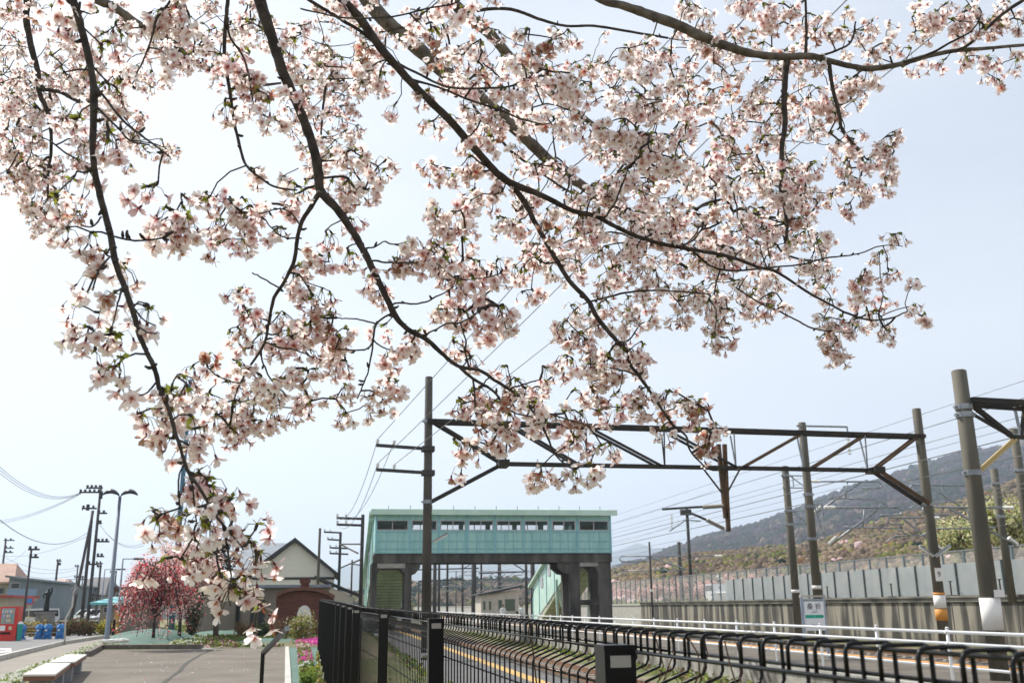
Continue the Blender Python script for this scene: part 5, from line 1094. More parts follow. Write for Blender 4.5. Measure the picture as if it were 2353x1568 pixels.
# low white fence, bollards, yellow sign on the left
b = MB(); a = PY(134, 1420, 80); c = PY(330, 1420, 80)
n = 60
for k in range(n): p = a.lerp(c, k / n); b.box((p.x - .1, 80, .28), (p.x + .1, 80.05, 1.05))
b.box((a.x, 79.98, .85), (c.x, 80, .97)); tag(b.build('picket_fence', m_whitem, base=(a.x, 80, .28)), 'low white picket fence across the far side of the street', 'fence')
for k, px in enumerate((252.5, 261.5)):
    p = PY(px, 1436, 56); b = MB(); b.tube([(p.x, 56, .29), (p.x, 56, 1.1), (p.x, 56, 1.16)], [.07, .07, .03], 8); tag(b.build('bollard', m_black, base=(p.x, 56, .3)), ['left black bollard near the twin headed lamp', 'right black bollard near the twin headed lamp'][k], 'bollard', 'black bollards')
p = PY(270, 1400, 58); b = MB(); b.box((p.x - .14, 58, .29), (p.x + .14, 58.1, 1.6)); tag(b.build('yellow_post', m_yel, base=(p.x, 58, .3)), 'narrow yellow upright board beside the red tree', 'sign')
rsn = thing('round_sign', (PY(68, 1420, 66).x, 66, .3), 'small round blue and red no stopping sign on a thin post', 'sign'); p = PY(69, 1379, 66); b = MB(); b.tube([(p.x, 66, .3), (p.x, 66, p.z)], .03, 6); b.build('post', m_kerb, rsn); b = MB(); b.tube([(p.x, 65.95, p.z), (p.x, 65.99, p.z)], .24, 18); b.build('red_ring', m_red, rsn); b = MB(); b.tube([(p.x, 65.93, p.z), (p.x, 65.949, p.z)], .17, 18); b.build('blue_disc', m_blue, rsn)
inf = thing('info_sign', G(447, 1452), 'small tilted white information board among the garden plants', 'sign'); p = G(447, 1455); Yi = p.y; c = PY(448, 1432, Yi); b = MB(); b.bar((c.x, Yi, rise(Yi)), c, .05); b.build('post', m_black, inf); b = MB(); b.prism([c + Vector((-.17, -.12, -.12)), c + Vector((.15, -.12, -.12)), c + Vector((.2, .12, .14)), c + Vector((-.12, .12, .14))], (0, .02, -.02)); b.build('panel', m_whitem, inf)

# ================================================================== GARDEN TREES
def scatter_leaves(b, pts, n, spread, size, mis, wts, rs, droop=0):
    for _ in range(n):
        p = rs.choice(pts); q = Vector(p) + Vector((rs.gauss(0, spread), rs.gauss(0, spread), rs.gauss(0, spread) - droop * rs.random()))
        d = (rs.gauss(0, 1), rs.gauss(0, 1), rs.gauss(0, 1)); random.seed(rs.random()); b.leaf(q, d, size * rs.uniform(.5, 1.3), rs.choices(mis, wts)[0])
def small_tree(name, foot, H, Wd, label, cat, mats, wts, n, size, seed, tr, group=None, weep=0, nb=26, trunkm=None, zoff=0, lo=.2, lean=0, spread=.06):
    rs = random.Random(seed); o = thing(name, foot, label, cat, group); foot = Vector(foot); b = MB(); ends = []
    top = foot + Vector((lean, 0, H * .42)); tk = [foot, foot.lerp(top, .5) + Vector((-lean * .3, 0, 0)), top]; b.tube(tk, [tr, tr * .8, tr * .6], 10); br = MB(); pts = []
    for k in range(nb):
        a = rs.uniform(0, 6.283); s = tk[1].lerp(tk[2], rs.random()) if rs.random() < .5 else tk[2]
        el = rs.uniform(.1, 1.3); rr = Wd * rs.uniform(.55, 1); e = Vector((foot.x + lean + math.cos(a) * rr * math.cos(el * .8), foot.y + math.sin(a) * rr * math.cos(el * .8), foot.z + H * (lo + (1 - lo) * (.35 + .62 * math.sin(el)) * rs.uniform(.8, 1))))
        m_ = s.lerp(e, .55) + Vector((rs.gauss(0, .06), rs.gauss(0, .06), H * .08)); P = [s, s.lerp(m_, .5), m_, e]
        if weep: e2 = e + Vector((math.cos(a) * .25 * Wd, math.sin(a) * .25 * Wd, -H * weep * rs.uniform(.4, 1))); P += [e.lerp(e2, .4) + Vector((0, 0, .05)), e2]
        br.tube(P, [tr * .4 * (1 - i / (len(P))) + .006 for i in range(len(P))], 5)
        for i in range(1, len(P) - 1):
            for t in range(5): pts.append(P[i].lerp(P[i + 1], t / 5))
        for _ in range(4):
            i = rs.randrange(1, len(P) - 1); s2 = P[i].lerp(P[i + 1], rs.random()); e3 = s2 + Vector((rs.gauss(0, .22 * Wd), rs.gauss(0, .22 * Wd), rs.gauss(0, .1 * H) - weep * .3 * H)); br.tube([s2, (s2 + e3) / 2 + Vector((0, 0, .04)), e3], [.01, .008, .004], 4)
            for t in range(6): pts.append(s2.lerp(e3, t / 6))
    b.build('trunk', trunkm or m_bark, o, True); br.build('branches', trunkm or m_bark, o, True)
    c = MB(); scatter_leaves(c, pts, n, spread, size, list(range(len(mats))), wts, rs); c.build('crown', mats, o); return o
b_red = mat('red_blossom', (.75, .04, .05), .6, trans=.35); b_pink = mat('pink_blossom', (.82, .4, .42), .6, trans=.4); b_pale = mat('pale_blossom', (.9, .68, .62), .6, trans=.5); b_rusty = mat('bronze_leaf', (.22, .09, .05), .7, trans=.2); b_white = mat('cream_blossom', (.72, .7, .42), .6, trans=.35); b_peach = mat('peach_pink_blossom', (.68, .38, .34), .6, trans=.4)
Yr = 35.5; p = PY(352, 1464, Yr)
small_tree('peach_tree', (p.x, Yr, p.z), 2.9, 1.18, 'weeping peach tree with red and pink blossoms on green mound', 'tree', [b_red, b_pink, b_pale, b_rusty, g_grn], [5.5, 5.5, 4.5, 1.2, .5], 13000, .056, 11, .055, weep=.5, nb=70, trunkm=m_timb, lo=.1, spread=.12)
Yp_ = 44; p = PY(412, 1455, Yp_)
small_tree('cherry_tree', (p.x, Yp_, rise(Yp_)), 4.5, 1.85, 'pale pink cherry tree behind the red weeping peach', 'tree', [b_pale, b_pink, b_rusty], [8, 1.6, .8], 17000, .075, 12, .08, nb=56, lo=.08, spread=.12)
# pine with bent trunk
def pine(foot, H, label, seed):
    rs = random.Random(seed); o = thing('pine_tree', foot, label, 'tree'); f = Vector(foot); b = MB()
    sp = [f, f + Vector((-.05, 0, H * .18)), f + Vector((-.3, 0, H * .38)), f + Vector((-.28, 0, H * .52)), f + Vector((-.12, 0, H * .7)), f + Vector((-.15, 0, H * .98))]; b.tube(sp, [.13, .12, .11, .1, .08, .03], 10); b.build('trunk', mat('pine_bark', (.06, .045, .035), .9, 0, (.13, .1, .08), 10), o, True)
    c = MB(); n = MB()
    for (t, L, th) in [(.5, 1.1, .22), (.58, .9, .2), (.66, .8, .25), (.78, .6, .25), (.86, .55, .26), (.95, .4, .3)]:
        for a in [rs.uniform(0, 6.28) for _ in range(5)]:
            i = min(int(t * 5), 4); s = sp[i].lerp(sp[i + 1], t * 5 - i); e = s + Vector((math.cos(a) * L, math.sin(a) * L, .1)); c.tube([s, e], [.03, .012], 5)
            for _ in range(110):
                q = s.lerp(e, rs.uniform(.3, 1.1)) + Vector((rs.gauss(0, .14), rs.gauss(0, .14), rs.gauss(.05, th * .45))); random.seed(rs.random()); n.leaf(q, (rs.gauss(0, 1), rs.gauss(0, 1), rs.gauss(.4, 1)), .11, 0)
    c.build('branches', bpy.data.materials['pine_bark'], o); n.build('needles', mat('pine_needles', (.014, .03, .012), .8, 0, (.03, .05, .02), 3), o)
Yq = 46; p = PY(496, 1463, Yq); pine((p.x, Yq, rise(Yq)), PY(490, 1244, Yq).z - rise(Yq), 'dark pine with bent bare trunk in front of the storehouse', 4)
def bush(name, cpx, Y, w_, h, label, mats, wts, n, size, seed, group='garden bushes'):
    rs = random.Random(seed); p = PY(*cpx, Y); f = Vector((p.x, Y, rise(Y))); o = thing(name, f, label, 'bush', group); st_ = MB(); pts = []
    for k in range(14):
        a = rs.uniform(0, 6.28); e = f + Vector((math.cos(a) * w_ * rs.uniform(.2, 1), math.sin(a) * w_ * rs.uniform(.2, 1) * .7, h * rs.uniform(.55, 1))); m_ = f.lerp(e, .5) + Vector((0, 0, .08)); st_.tube([f, m_, e], [.02, .014, .006], 5)
        for t in range(6): pts.append(m_.lerp(e, t / 6)); pts.append(f.lerp(m_, .5 + t / 12))
    st_.build('stems', m_bark, o); c = MB(); scatter_leaves(c, pts, n, w_ * .16, size, list(range(len(mats))), wts, rs); c.build('foliage', mats, o)
g_gold = mat('golden_leaves', (.42, .33, .12), .6, trans=.35); g_dk = mat('dark_leaves', (.03, .06, .02), .7, trans=.15)
bush('golden_bush', (690, 1458), 40, .72, 1.15, 'golden green bush in front of the brick arch', [g_gold, g_lime, g_grn, g_wht], [6, 3, 3, 1], 3800, .065, 21)
bush('bare_bush', (640, 1450), 43, .6, .9, 'bare brownish bush left of the golden bush', [g_brn, b_rusty], [5, 2], 1300, .05, 22)
bush('dark_bush', (600, 1452), 45, .75, .75, 'dark evergreen bush at the foot of the storehouse', [g_dk, g_grn], [5, 2], 2200, .07, 23)
bush('low_bush', (577, 1468), 37, .26, .4, 'small dark clipped bush beside the sheet covered bed', [g_dk, g_grn, g_brn], [5, 2, 2], 900, .05, 24)
bush('rusty_bush', (560, 1450), 46, .6, .7, 'rusty brown shrub right of the pine trunk', [b_rusty, g_brn, g_grn], [4, 4, 2], 1800, .06, 25)
bush('ivy_bush', (440, 1450), 47, .5, 2.0, 'dark ivy covered shrub against the storehouse corner', [g_dk, g_brn], [5, 3], 3000, .07, 26)
bush('yellow_bush', (243, 1428), 58, .8, .7, 'low yellow flowering bush right of the pole cluster', [g_yel, g_lime, g_grn], [4, 3, 4], 1300, .09, 27)
for k, (px, w_, h, lb) in enumerate([(75, 1.2, .75, 'yellow green hedge behind the vending machine pole'), (160, .9, .8, 'dry brown shrub behind the mirror pole'), (185, .9, .9, 'brown shrub at the foot of the thick bracing pole'), (206, .8, .8, 'dry shrub right of the pole cluster'), (133, .8, .7, 'brownish shrub between the statue and the mirror')]):
    bush('roadside_shrub', (px, 1432), 58, w_, h, lb, [g_brn, g_yel if k == 0 else b_rusty, g_grn], [5, 3, 2], 1100, .09, 30 + k)
# blossoming tree behind the wall on the right
for k, (px, py, X, H, Wd, lb) in enumerate([(2215, 1240, 52, 5.0, 2.9, 'cream flowering tree behind the frosted panels, left one'), (2330, 1215, 47, 6.2, 3.2, 'cream flowering tree at the right edge behind the panels')]):
    q = PX(px, 1300, X); small_tree('flowering_tree', (X, q.y, PX(px, py, X).z - H * .55), H, Wd, lb, 'tree', [b_white, g_lime, b_rusty], [7, 2.5, 1], 9000, .2, 50 + k, .16, 'cream trees behind the wall', nb=36, lo=.05, spread=.2)
# peach orchard behind the barrier
rs = random.Random(9); proto = None
for k in range(26):
    X = rs.uniform(42, 60); Y = rs.uniform(95, 190)
    if proto is None: proto = small_tree('orchard_tree', (0, 0, 0), 2.6, 1.9, 'pink blossoming peach tree in the orchard behind the clear barrier', 'tree', [b_peach, b_pale, b_rusty], [6, 3, 1.5], 1500, .22, 60, .12, 'orchard trees behind the clear barrier', nb=16, lo=.2, spread=.2, zoff=0); o = proto
    else: o = copy_tree(proto)
    o.location = (X, Y, WT - .35); o.rotation_euler.z = rs.uniform(0, 6.28); o.scale = (1, 1, rs.uniform(.85, 1.25))

# ================================================================== THE CHERRY TREE OVERHEAD
m_petal = bpy.data.materials.new('cherry_petal'); m_petal.use_nodes = True
n = m_petal.node_tree.nodes; l = m_petal.node_tree.links; n.remove(n['Principled BSDF'])
ar = n.new('ShaderNodeAttribute'); ar.attribute_name = 'rad'; at = n.new('ShaderNodeAttribute'); at.attribute_name = 'tint'
cr = n.new('ShaderNodeValToRGB'); e = cr.color_ramp.elements; e[0].position = 0; e[0].color = (.97, .92, .88, 1); e[1].position = 1; e[1].color = (.5, .34, .25, 1)
for p_, c_ in ((.45, (.97, .87, .85, 1)), (.8, (.92, .73, .73, 1)), (.93, (.86, .62, .64, 1)), (.95, (.5, .35, .27, 1))): x = e.new(p_); x.color = c_
rr = n.new('ShaderNodeValToRGB'); e = rr.color_ramp.elements; e[0].position = .1; e[0].color = (1, 1, 1, 1); e[1].position = .5; e[1].color = (0, 0, 0, 1)
mc = n.new('ShaderNodeMixRGB'); mc.inputs[2].default_value = (.6, .12, .14, 1)
ml = n.new('ShaderNodeMath'); ml.operation = 'MULTIPLY'; tw = n.new('ShaderNodeMapRange'); tw.inputs[3].default_value = .3; tw.inputs[4].default_value = 1.0; tw.inputs[2].default_value = .85
l.new(at.outputs['Fac'], cr.inputs[0]); l.new(ar.outputs['Fac'], rr.inputs[0]); l.new(at.outputs['Fac'], tw.inputs[0]); l.new(rr.outputs[0], ml.inputs[0]); l.new(tw.outputs[0], ml.inputs[1]); l.new(ml.outputs[0], mc.inputs[0]); l.new(cr.outputs[0], mc.inputs[1])
df = n.new('ShaderNodeBsdfDiffuse'); tl2 = n.new('ShaderNodeBsdfTranslucent'); mx = n.new('ShaderNodeMixShader'); mx.inputs[0].default_value = .68
l.new(mc.outputs[0], df.inputs[0]); l.new(mc.outputs[0], tl2.inputs[0]); l.new(df.outputs[0], mx.inputs[1]); l.new(tl2.outputs[0], mx.inputs[2]); l.new(mx.outputs[0], n['Material Output'].inputs[0])
m_calyx = mat('calyx_red', (.16, .025, .02), .6, trans=.15); m_ped = mat('pedicel_green', (.12, .1, .03), .6, trans=.2); m_bud = mat('bud_scale_green', (.3, .33, .04), .6, trans=.4); m_stam = mat('stamen', (.6, .24, .1), .6, trans=.3)
MATS = [m_petal, m_calyx, m_ped, m_bud, m_stam, m_bark]

def px_r(w, D): return w * D / F / 2
# name, depth at start, depth at end, [(x, y, width px)...]
L = [
 ('limb', 4.7, 4.9, [(740, -110, 36), (820, -30, 35), (880, 43, 34), (947, 100, 33), (1030, 173, 32), (1113, 233, 29), (1180, 293, 27), (1223, 333, 26), (1280, 386, 25), (1347, 433, 21), (1424, 490, 17), (1547, 550, 12), (1650, 625, 8), (1725, 660, 5)]),
 ('limb', 5.0, 5.6, [(960, -90, 29), (1035, 0, 28), (1080, 43, 27), (1130, 83, 24), (1163, 123, 22), (1207, 163, 20), (1247, 200, 17), (1330, 262, 13), (1420, 330, 10), (1500, 380, 7), (1580, 430, 4)]),
 ('branch', 2.7, 3.3, [(730, -80, 23), (787, 0, 22), (827, 43, 21), (874, 110, 20), (924, 167, 19), (967, 213, 18), (1027, 270, 18), (1080, 330, 18), (1134, 390, 17), (1173, 420, 17), (1247, 450, 13), (1313, 483, 11), (1367, 496, 11), (1413, 520, 10), (1464, 543, 10), (1521, 560, 9), (1588, 573, 9), (1671, 588, 8), (1741, 613, 7), (1774, 620, 7), (1814, 643, 6), (1854, 670, 6), (1914, 703, 5), (1948, 720, 5), (1998, 735, 4.5), (2047, 730, 4), (2084, 715, 3)]),
 ('branch', 2.95, 2.7, [(1170, 421, 14), (1200, 457, 13), (1227, 507, 12), (1253, 553, 12), (1280, 600, 11), (1310, 647, 11), (1353, 693, 11), (1370, 727, 11), (1408, 773, 10), (1441, 807, 9), (1447, 835, 8), (1468, 863, 8), (1491, 896, 7), (1521, 940, 6), (1545, 975, 6), (1575, 1000, 5), (1583, 1030, 4.5), (1600, 1052, 4), (1630, 1078, 3.5), (1668, 1078, 3), (1700, 1080, 2)]),
 ('branch', 2.6, 2.45, [(570, -80, 28), (596, 0, 27), (616, 60, 26), (633, 113, 25), (650, 167, 24), (680, 233, 23), (700, 283, 22), (720, 340, 22), (732, 400, 23), (737, 440, 20), (774, 480, 19), (807, 527, 18), (837, 580, 16), (860, 627, 15), (887, 683, 14), (907, 723, 14), (937, 757, 12), (977, 777, 11), (1013, 810, 10), (1053, 841, 9), (1100, 850, 8), (1143, 877, 7.5), (1180, 900, 7), (1212, 930, 6), (1231, 938, 5), (1265, 950, 4), (1300, 962, 3.5), (1348, 976, 3)]),
 ('branch', 2.45, 2.4, [(1055, 842, 7), (1086, 869, 7), (1127, 893, 6), (1155, 924, 5), (1176, 945, 4), (1224, 958, 3)]),
 ('branch', 2.45, 2.35, [(1086, 869, 5), (1090, 900, 5), (1093, 948, 4), (1107, 979, 4), (1121, 993, 3)]),
 ('branch', 2.42, 2.35, [(1210, 928, 5), (1234, 959, 5), (1255, 997, 5), (1272, 1038, 4), (1293, 1062, 4), (1314, 1076, 3)]),
 ('branch', 2.5, 2.6, [(735, 440, 13), (713, 477, 11), (693, 510, 10), (682, 553, 9), (676, 597, 9), (653, 647, 8), (630, 683, 8), (620, 727, 7), (610, 780, 6), (597, 807, 6), (566, 853, 5), (546, 893, 4), (533, 933, 3)]),
 ('branch', 1.85, 1.6, [(140, -90, 19), (167, 0, 18), (183, 50, 17), (200, 117, 16), (213, 183, 16), (216, 250, 17), (213, 317, 15), (216, 383, 15), (230, 450, 15), (247, 513, 15), (253, 537, 15), (267, 607, 14), (290, 670, 13), (307, 720, 13), (320, 770, 12), (340, 813, 11), (357, 853, 11), (367, 897, 10), (386, 935, 9), (400, 985, 9), (415, 1030, 8), (431, 1080, 8), (464, 1130, 7), (488, 1173, 6), (511, 1203, 6), (544, 1240, 4), (560, 1262, 3)]),
 ('branch', 1.62, 1.6, [(511, 1203, 5), (522, 1256, 5), (527, 1300, 5), (531, 1326, 4), (524, 1366, 3), (530, 1392, 2)]),
 ('branch', 1.65, 1.65, [(425, 1060, 4), (412, 1090, 4), (410, 1130, 4), (414, 1166, 3)]),
 ('branch', 1.65, 1.65, [(433, 1085, 4), (443, 1120, 4), (446, 1160, 4), (452, 1200, 3)]),
 ('branch', 4.4, 4.3, [(60, -80, 17), (63, 0, 16), (60, 40, 15), (70, 100, 14), (87, 167, 13), (90, 213, 12), (107, 250, 10), (117, 300, 8), (117, 350, 7), (110, 400, 7), (110, 453, 5)]),
 ('branch', 2.3, 2.3, [(523, -60, 9), (523, 0, 9), (520, 33, 9), (516, 83, 9), (516, 133, 8), (526, 200, 8), (536, 267, 7), (550, 333, 7), (566, 380, 6), (600, 410, 5), (633, 430, 5), (683, 437, 4)]),
 ('branch', 2.3, 2.3, [(524, 40, 5), (527, 83, 5), (560, 133, 5), (573, 183, 5), (583, 240, 4), (610, 267, 4), (643, 280, 3)]),
 ('limb', 4.3, 4.6, [(130, -70, 20), (223, 0, 19), (253, 12, 19), (300, 43, 17), (350, 77, 15), (400, 100, 14), (433, 133, 13), (483, 160, 12), (533, 180, 11), (583, 195, 9), (647, 191, 5), (720, 183, 4), (830, 180, 3)]),
 ('limb', 3.2, 3.3, [(1290, -60, 16), (1380, 0, 17), (1430, 13, 19), (1480, 30, 22), (1561, 60, 24), (1611, 84, 23), (1672, 107, 20), (1729, 124, 18), (1796, 131, 17), (1857, 129, 16), (1897, 138, 14), (1948, 151, 13), (1998, 158, 13), (2065, 148, 12), (2132, 129, 11), (2200, 116, 9), (2267, 111, 8), (2352, 104, 7), (2430, 96, 6)]),
 ('branch', 3.25, 3.2, [(1808, 134, 16), (1805, 160, 15), (1803, 185, 14), (1801, 236, 13), (1803, 286, 12), (1796, 336, 11), (1796, 387, 11), (1793, 431, 9), (1801, 471, 8), (1808, 523, 7), (1802, 560, 5)]),
 ('branch', 3.25, 3.2, [(1903, 143, 10), (1914, 209, 9), (1927, 260, 9), (1934, 297, 8), (1964, 336, 7), (1981, 363, 6), (1978, 404, 4)]),
 ('branch', 3.25, 3.3, [(2180, 120, 7), (2217, 108, 7), (2250, 81, 7), (2301, 34, 8), (2352, 0, 8), (2400, -30, 8)]),
 ('branch', 3.25, 3.1, [(2075, 143, 6), (2133, 125, 6), (2183, 98, 5), (2233, 70, 4), (2254, 34, 3)]),
 ('branch', 3.25, 3.25, [(1850, 128, 8), (1852, 85, 7), (1851, 30, 6), (1850, -40, 6)]),
 ('branch', 3.25, 3.2, [(1880, 130, 6), (1920, 117, 5), (1955, 96, 5), (1965, 50, 4)]),
 ('branch', 4.9, 4.6, [(1060, 36, 9), (1107, 23, 8), (1174, 22, 8), (1247, 47, 7), (1300, 60, 6), (1363, 60, 6), (1430, 70, 6), (1534, 88, 5)]),
 ('branch', 2.5, 2.4, [(690, 20, 4), (780, 40, 4), (847, 42, 4), (914, 37, 4), (980, 20, 4), (1047, 7, 4), (1080, -30, 4)]),
 ('branch', 2.85, 2.6, [(900, 138, 6), (967, 173, 6), (1030, 200, 5), (1113, 203, 5), (1180, 196, 5), (1247, 160, 4)]),
 ('branch', 2.85, 2.7, [(925, 170, 6), (947, 183, 6), (1013, 203, 5), (1080, 230, 5), (1147, 253, 5), (1197, 273, 4), (1247, 286, 4)]),
 ('branch', 4.5, 4.2, [(1085, 225, 8), (1094, 253, 7), (1130, 293, 7), (1173, 346, 6), (1247, 400, 6), (1313, 443, 5), (1400, 470, 4)]),
 ('branch', 2.7, 2.8, [(660, -30, 8), (780, 43, 8), (830, 73, 8), (874, 110, 8)]),
 ('branch', 4.9, 4.4, [(1390, 460, 7), (1430, 380, 6), (1500, 330, 5), (1560, 300, 4)]),
 ('branch', 3.0, 2.9, [(1353, 693, 5), (1393, 683, 5), (1448, 670, 5), (1514, 667, 4), (1581, 671, 4), (1627, 675, 3)]),
 ('branch', 3.1, 3.1, [(1590, 575, 5), (1631, 610, 5), (1671, 621, 5), (1714, 620, 5), (1781, 613, 4), (1841, 607, 4), (1900, 592, 4), (1947, 587, 3.5), (1981, 580, 3), (2014, 567, 3), (2047, 563, 2.5), (2074, 566, 2)]),
 ('branch', 3.3, 3.2, [(1690, 660, 4), (1741, 693, 4), (1791, 716, 4), (1831, 736, 4), (1864, 753, 4), (1900, 760, 3), (1950, 765, 2.5)]),
 ('twig', 2.45, 2.4, [(850, 597, 5), (894, 603, 4.5), (934, 603, 4), (977, 598, 4), (1003, 577, 3)]),
 ('twig', 2.4, 2.4, [(977, 598, 3.5), (1005, 607, 3), (1050, 640, 3), (1110, 638, 3), (1150, 628, 2.5)]),
 ('twig', 2.45, 2.4, [(898, 700, 5), (920, 695, 4), (957, 698, 4), (994, 686, 4), (1043, 657, 3)]),
 ('twig', 2.45, 2.4, [(965, 773, 5), (1000, 757, 4), (1027, 743, 4), (1060, 740, 4), (1100, 716, 3)]),
 ('twig', 2.45, 2.45, [(899, 718, 5), (864, 743, 5), (857, 780, 5), (847, 846, 4), (834, 886, 3.5), (820, 916, 3)]),
 ('twig', 2.45, 2.5, [(864, 743, 4), (820, 733, 3.5), (774, 730, 3)]), ('twig', 2.45, 2.5, [(857, 784, 4), (837, 803, 4), (770, 803, 3)]), ('twig', 2.45, 2.4, [(857, 780, 4), (875, 795, 3.5), (895, 803, 3)]),
 ('twig', 2.45, 2.4, [(1077, 843, 5), (1067, 803, 4), (1070, 786, 4), (1057, 740, 3)]), ('twig', 2.45, 2.45, [(837, 570, 4), (860, 567, 4), (884, 553, 3)]), ('twig', 2.5, 2.45, [(684, 570, 4), (720, 593, 4), (757, 602, 3)]),
 ('twig', 1.8, 1.8, [(255, 541, 5), (300, 552, 5), (350, 550, 5), (377, 545, 4)]), ('twig', 1.8, 1.75, [(222, 200, 6), (283, 277, 6), (333, 317, 5), (390, 360, 4)]), ('twig', 1.8, 1.75, [(222, 246, 6), (267, 290, 5), (300, 323, 5), (343, 333, 4)]),
 ('twig', 4.3, 4.2, [(117, 325, 4), (160, 357, 4), (207, 377, 3)]), ('twig', 4.3, 4.2, [(90, 205, 10), (133, 210, 10), (160, 223, 9), (193, 240, 8), (240, 262, 5)]),
 ('twig', 2.2, 2.2, [(400, -30, 6), (393, 0, 6), (360, 43, 6), (347, 93, 5), (327, 143, 4), (300, 200, 3)]), ('twig', 4.4, 4.2, [(440, 123, 4), (483, 93, 4), (520, 80, 3)]), ('twig', 4.5, 4.4, [(770, 130, 6), (740, 157, 6), (747, 200, 6), (740, 267, 5), (737, 333, 4)]),
 ('twig', 2.5, 2.5, [(693, 547, 4), (673, 547, 4), (653, 545, 3.5), (633, 533, 3), (607, 503, 3)]), ('twig', 2.5, 2.5, [(640, 660, 4), (600, 637, 3.5), (580, 627, 3)]), ('twig', 2.5, 2.45, [(608, 785, 4), (650, 800, 4), (677, 803, 3.5), (717, 820, 3)]), ('twig', 2.5, 2.5, [(560, 862, 4), (550, 880, 3.5), (500, 863, 3.5), (477, 843, 3)]),
 ('twig', 2.5, 2.5, [(600, 800, 4), (603, 830, 4), (625, 875, 3.5), (660, 910, 3)]), ('twig', 2.5, 2.5, [(690, 520, 4), (670, 490, 4), (640, 480, 3), (600, 490, 3)]),
 ('twig', 1.7, 1.7, [(280, 660, 5), (277, 673, 5), (267, 710, 4), (257, 753, 3)]), ('twig', 1.7, 1.65, [(305, 705, 4), (333, 737, 4), (357, 747, 3)]), ('twig', 1.7, 1.65, [(318, 748, 4), (340, 763, 4), (360, 765, 4)]), ('twig', 1.65, 1.65, [(358, 878, 5), (337, 903, 4), (320, 907, 4)]), ('twig', 1.75, 1.7, [(232, 498, 5), (213, 520, 4), (187, 517, 4)]), ('twig', 1.75, 1.7, [(250, 593, 5), (227, 620, 5), (213, 667, 4)]),
 ('twig', 2.9, 2.8, [(1134, 390, 4), (1105, 375, 4), (1080, 355, 3)]), ('twig', 2.9, 2.8, [(1205, 465, 4), (1190, 485, 4), (1175, 470, 3)]), ('twig', 3.0, 2.9, [(1280, 600, 4), (1255, 605, 4), (1225, 590, 3)]), ('twig', 2.7, 2.7, [(1468, 863, 4), (1430, 850, 4), (1400, 845, 3)]), ('twig', 2.75, 2.7, [(1420, 785, 4), (1445, 780, 4), (1470, 745, 3)]), ('twig', 2.45, 2.4, [(1170, 893, 5), (1200, 883, 4), (1240, 872, 3)]),
 ('twig', 3.1, 3.0, [(1300, 478, 4), (1340, 440, 4), (1365, 420, 3)]), ('twig', 3.0, 2.5, [(1380, 508, 5), (1410, 470, 5), (1438, 400, 4), (1440, 385, 4)]), ('twig', 3.1, 2.7, [(1560, 568, 5), (1600, 545, 4), (1617, 510, 4)]),
]
FAR = {0, 1, 13, 16, 24, 28, 30}
def cat_rom(P, n):
    out = []; K = len(P)
    for i in range(K - 1):
        a, b_, c, d = P[max(i - 1, 0)], P[i], P[i + 1], P[min(i + 2, K - 1)]
        for t in range(n):
            t /= n; out.append(tuple(.5 * (2 * b_[k] + (c[k] - a[k]) * t + (2 * a[k] - 5 * b_[k] + 4 * c[k] - d[k]) * t * t + (3 * b_[k] - a[k] - 3 * c[k] + d[k]) * t ** 3) for k in range(len(b_))))
    out.append(tuple(P[-1])); return out
tree = thing('cherry_tree', (-1.9, -1.6, 0), 'large blossoming cherry tree whose boughs hang across the top of the view', 'tree')
crown = Vector((-1.3, -.5, 3.6))
b = MB(); b.tube([(-1.9, -1.6, -.1), (-1.85, -1.5, .5), (-1.75, -1.25, 1.6), (-1.55, -.9, 2.7), crown], [.34, .27, .24, .21, .18], 16); b.build('trunk', m_bark, tree, True)
nodes = []; nfar = []                      # (pos, px, depth)
for bi, (nm, d0, d1, P) in enumerate(L):
    K = len(P); Q = cat_rom([(x, y, w_, d0 + (d1 - d0) * i / (K - 1)) for i, (x, y, w_) in enumerate(P)], 5 if nm != 'twig' else 6)
    pts = []; rad = []; ph = random.uniform(0, 99); jit = 1.1 if nm == 'twig' else .9
    for i, (x, y, w_, D) in enumerate(Q):
        j = Vector((noise.noise(Vector((i * .55, ph, 0))), noise.noise(Vector((i * .55, ph, 5))), 0)) * jit * (2.0 if nm == 'twig' else 1.4)
        r = px_r(w_, D) * (1 + .16 * noise.noise(Vector((i * .9, ph, 9)))) 
        p = PD(x + j.x, y + j.y, D); pts.append(p); rad.append(max(r, .0012))
        (nfar if bi in FAR else nodes).append((p, x, y, D))
    b = MB()
    if P[0][1] < -20 and nm != 'twig' and P[0][0] < 1500:     # joins the trunk out of view
        mid = crown.lerp(pts[0], .5) + Vector((0, 0, .35)); pre = [crown, crown.lerp(mid, .5) + Vector((0, 0, .12)), mid, mid.lerp(pts[0], .5) + Vector((0, 0, .1))]
        b.tube(pre + pts, [rad[0] * 1.9, rad[0] * 1.7, rad[0] * 1.4, rad[0] * 1.15] + rad, 12)
    else: b.tube(pts, rad, 12 if P[0][2] > 12 else 8)
    # small knots and spur stubs
    rs = random.Random(bi)
    for i in range(2, len(pts) - 1):
        if rs.random() < (.13 if nm != 'limb' else .08):
            d = Vector((rs.gauss(0, 1), rs.gauss(0, 1), rs.gauss(0, 1))).normalized(); r = rad[i]
            b.tube([pts[i], pts[i] + d * (r + .006), pts[i] + d * (r + .013) + Vector((0, 0, .003))], [min(r * .6, .005), .0035, .002], 6)
    b.build({'limb': 'limb', 'branch': 'branch', 'twig': 'branch'}[nm], m_limb if nm == 'limb' else m_bark, tree, True)

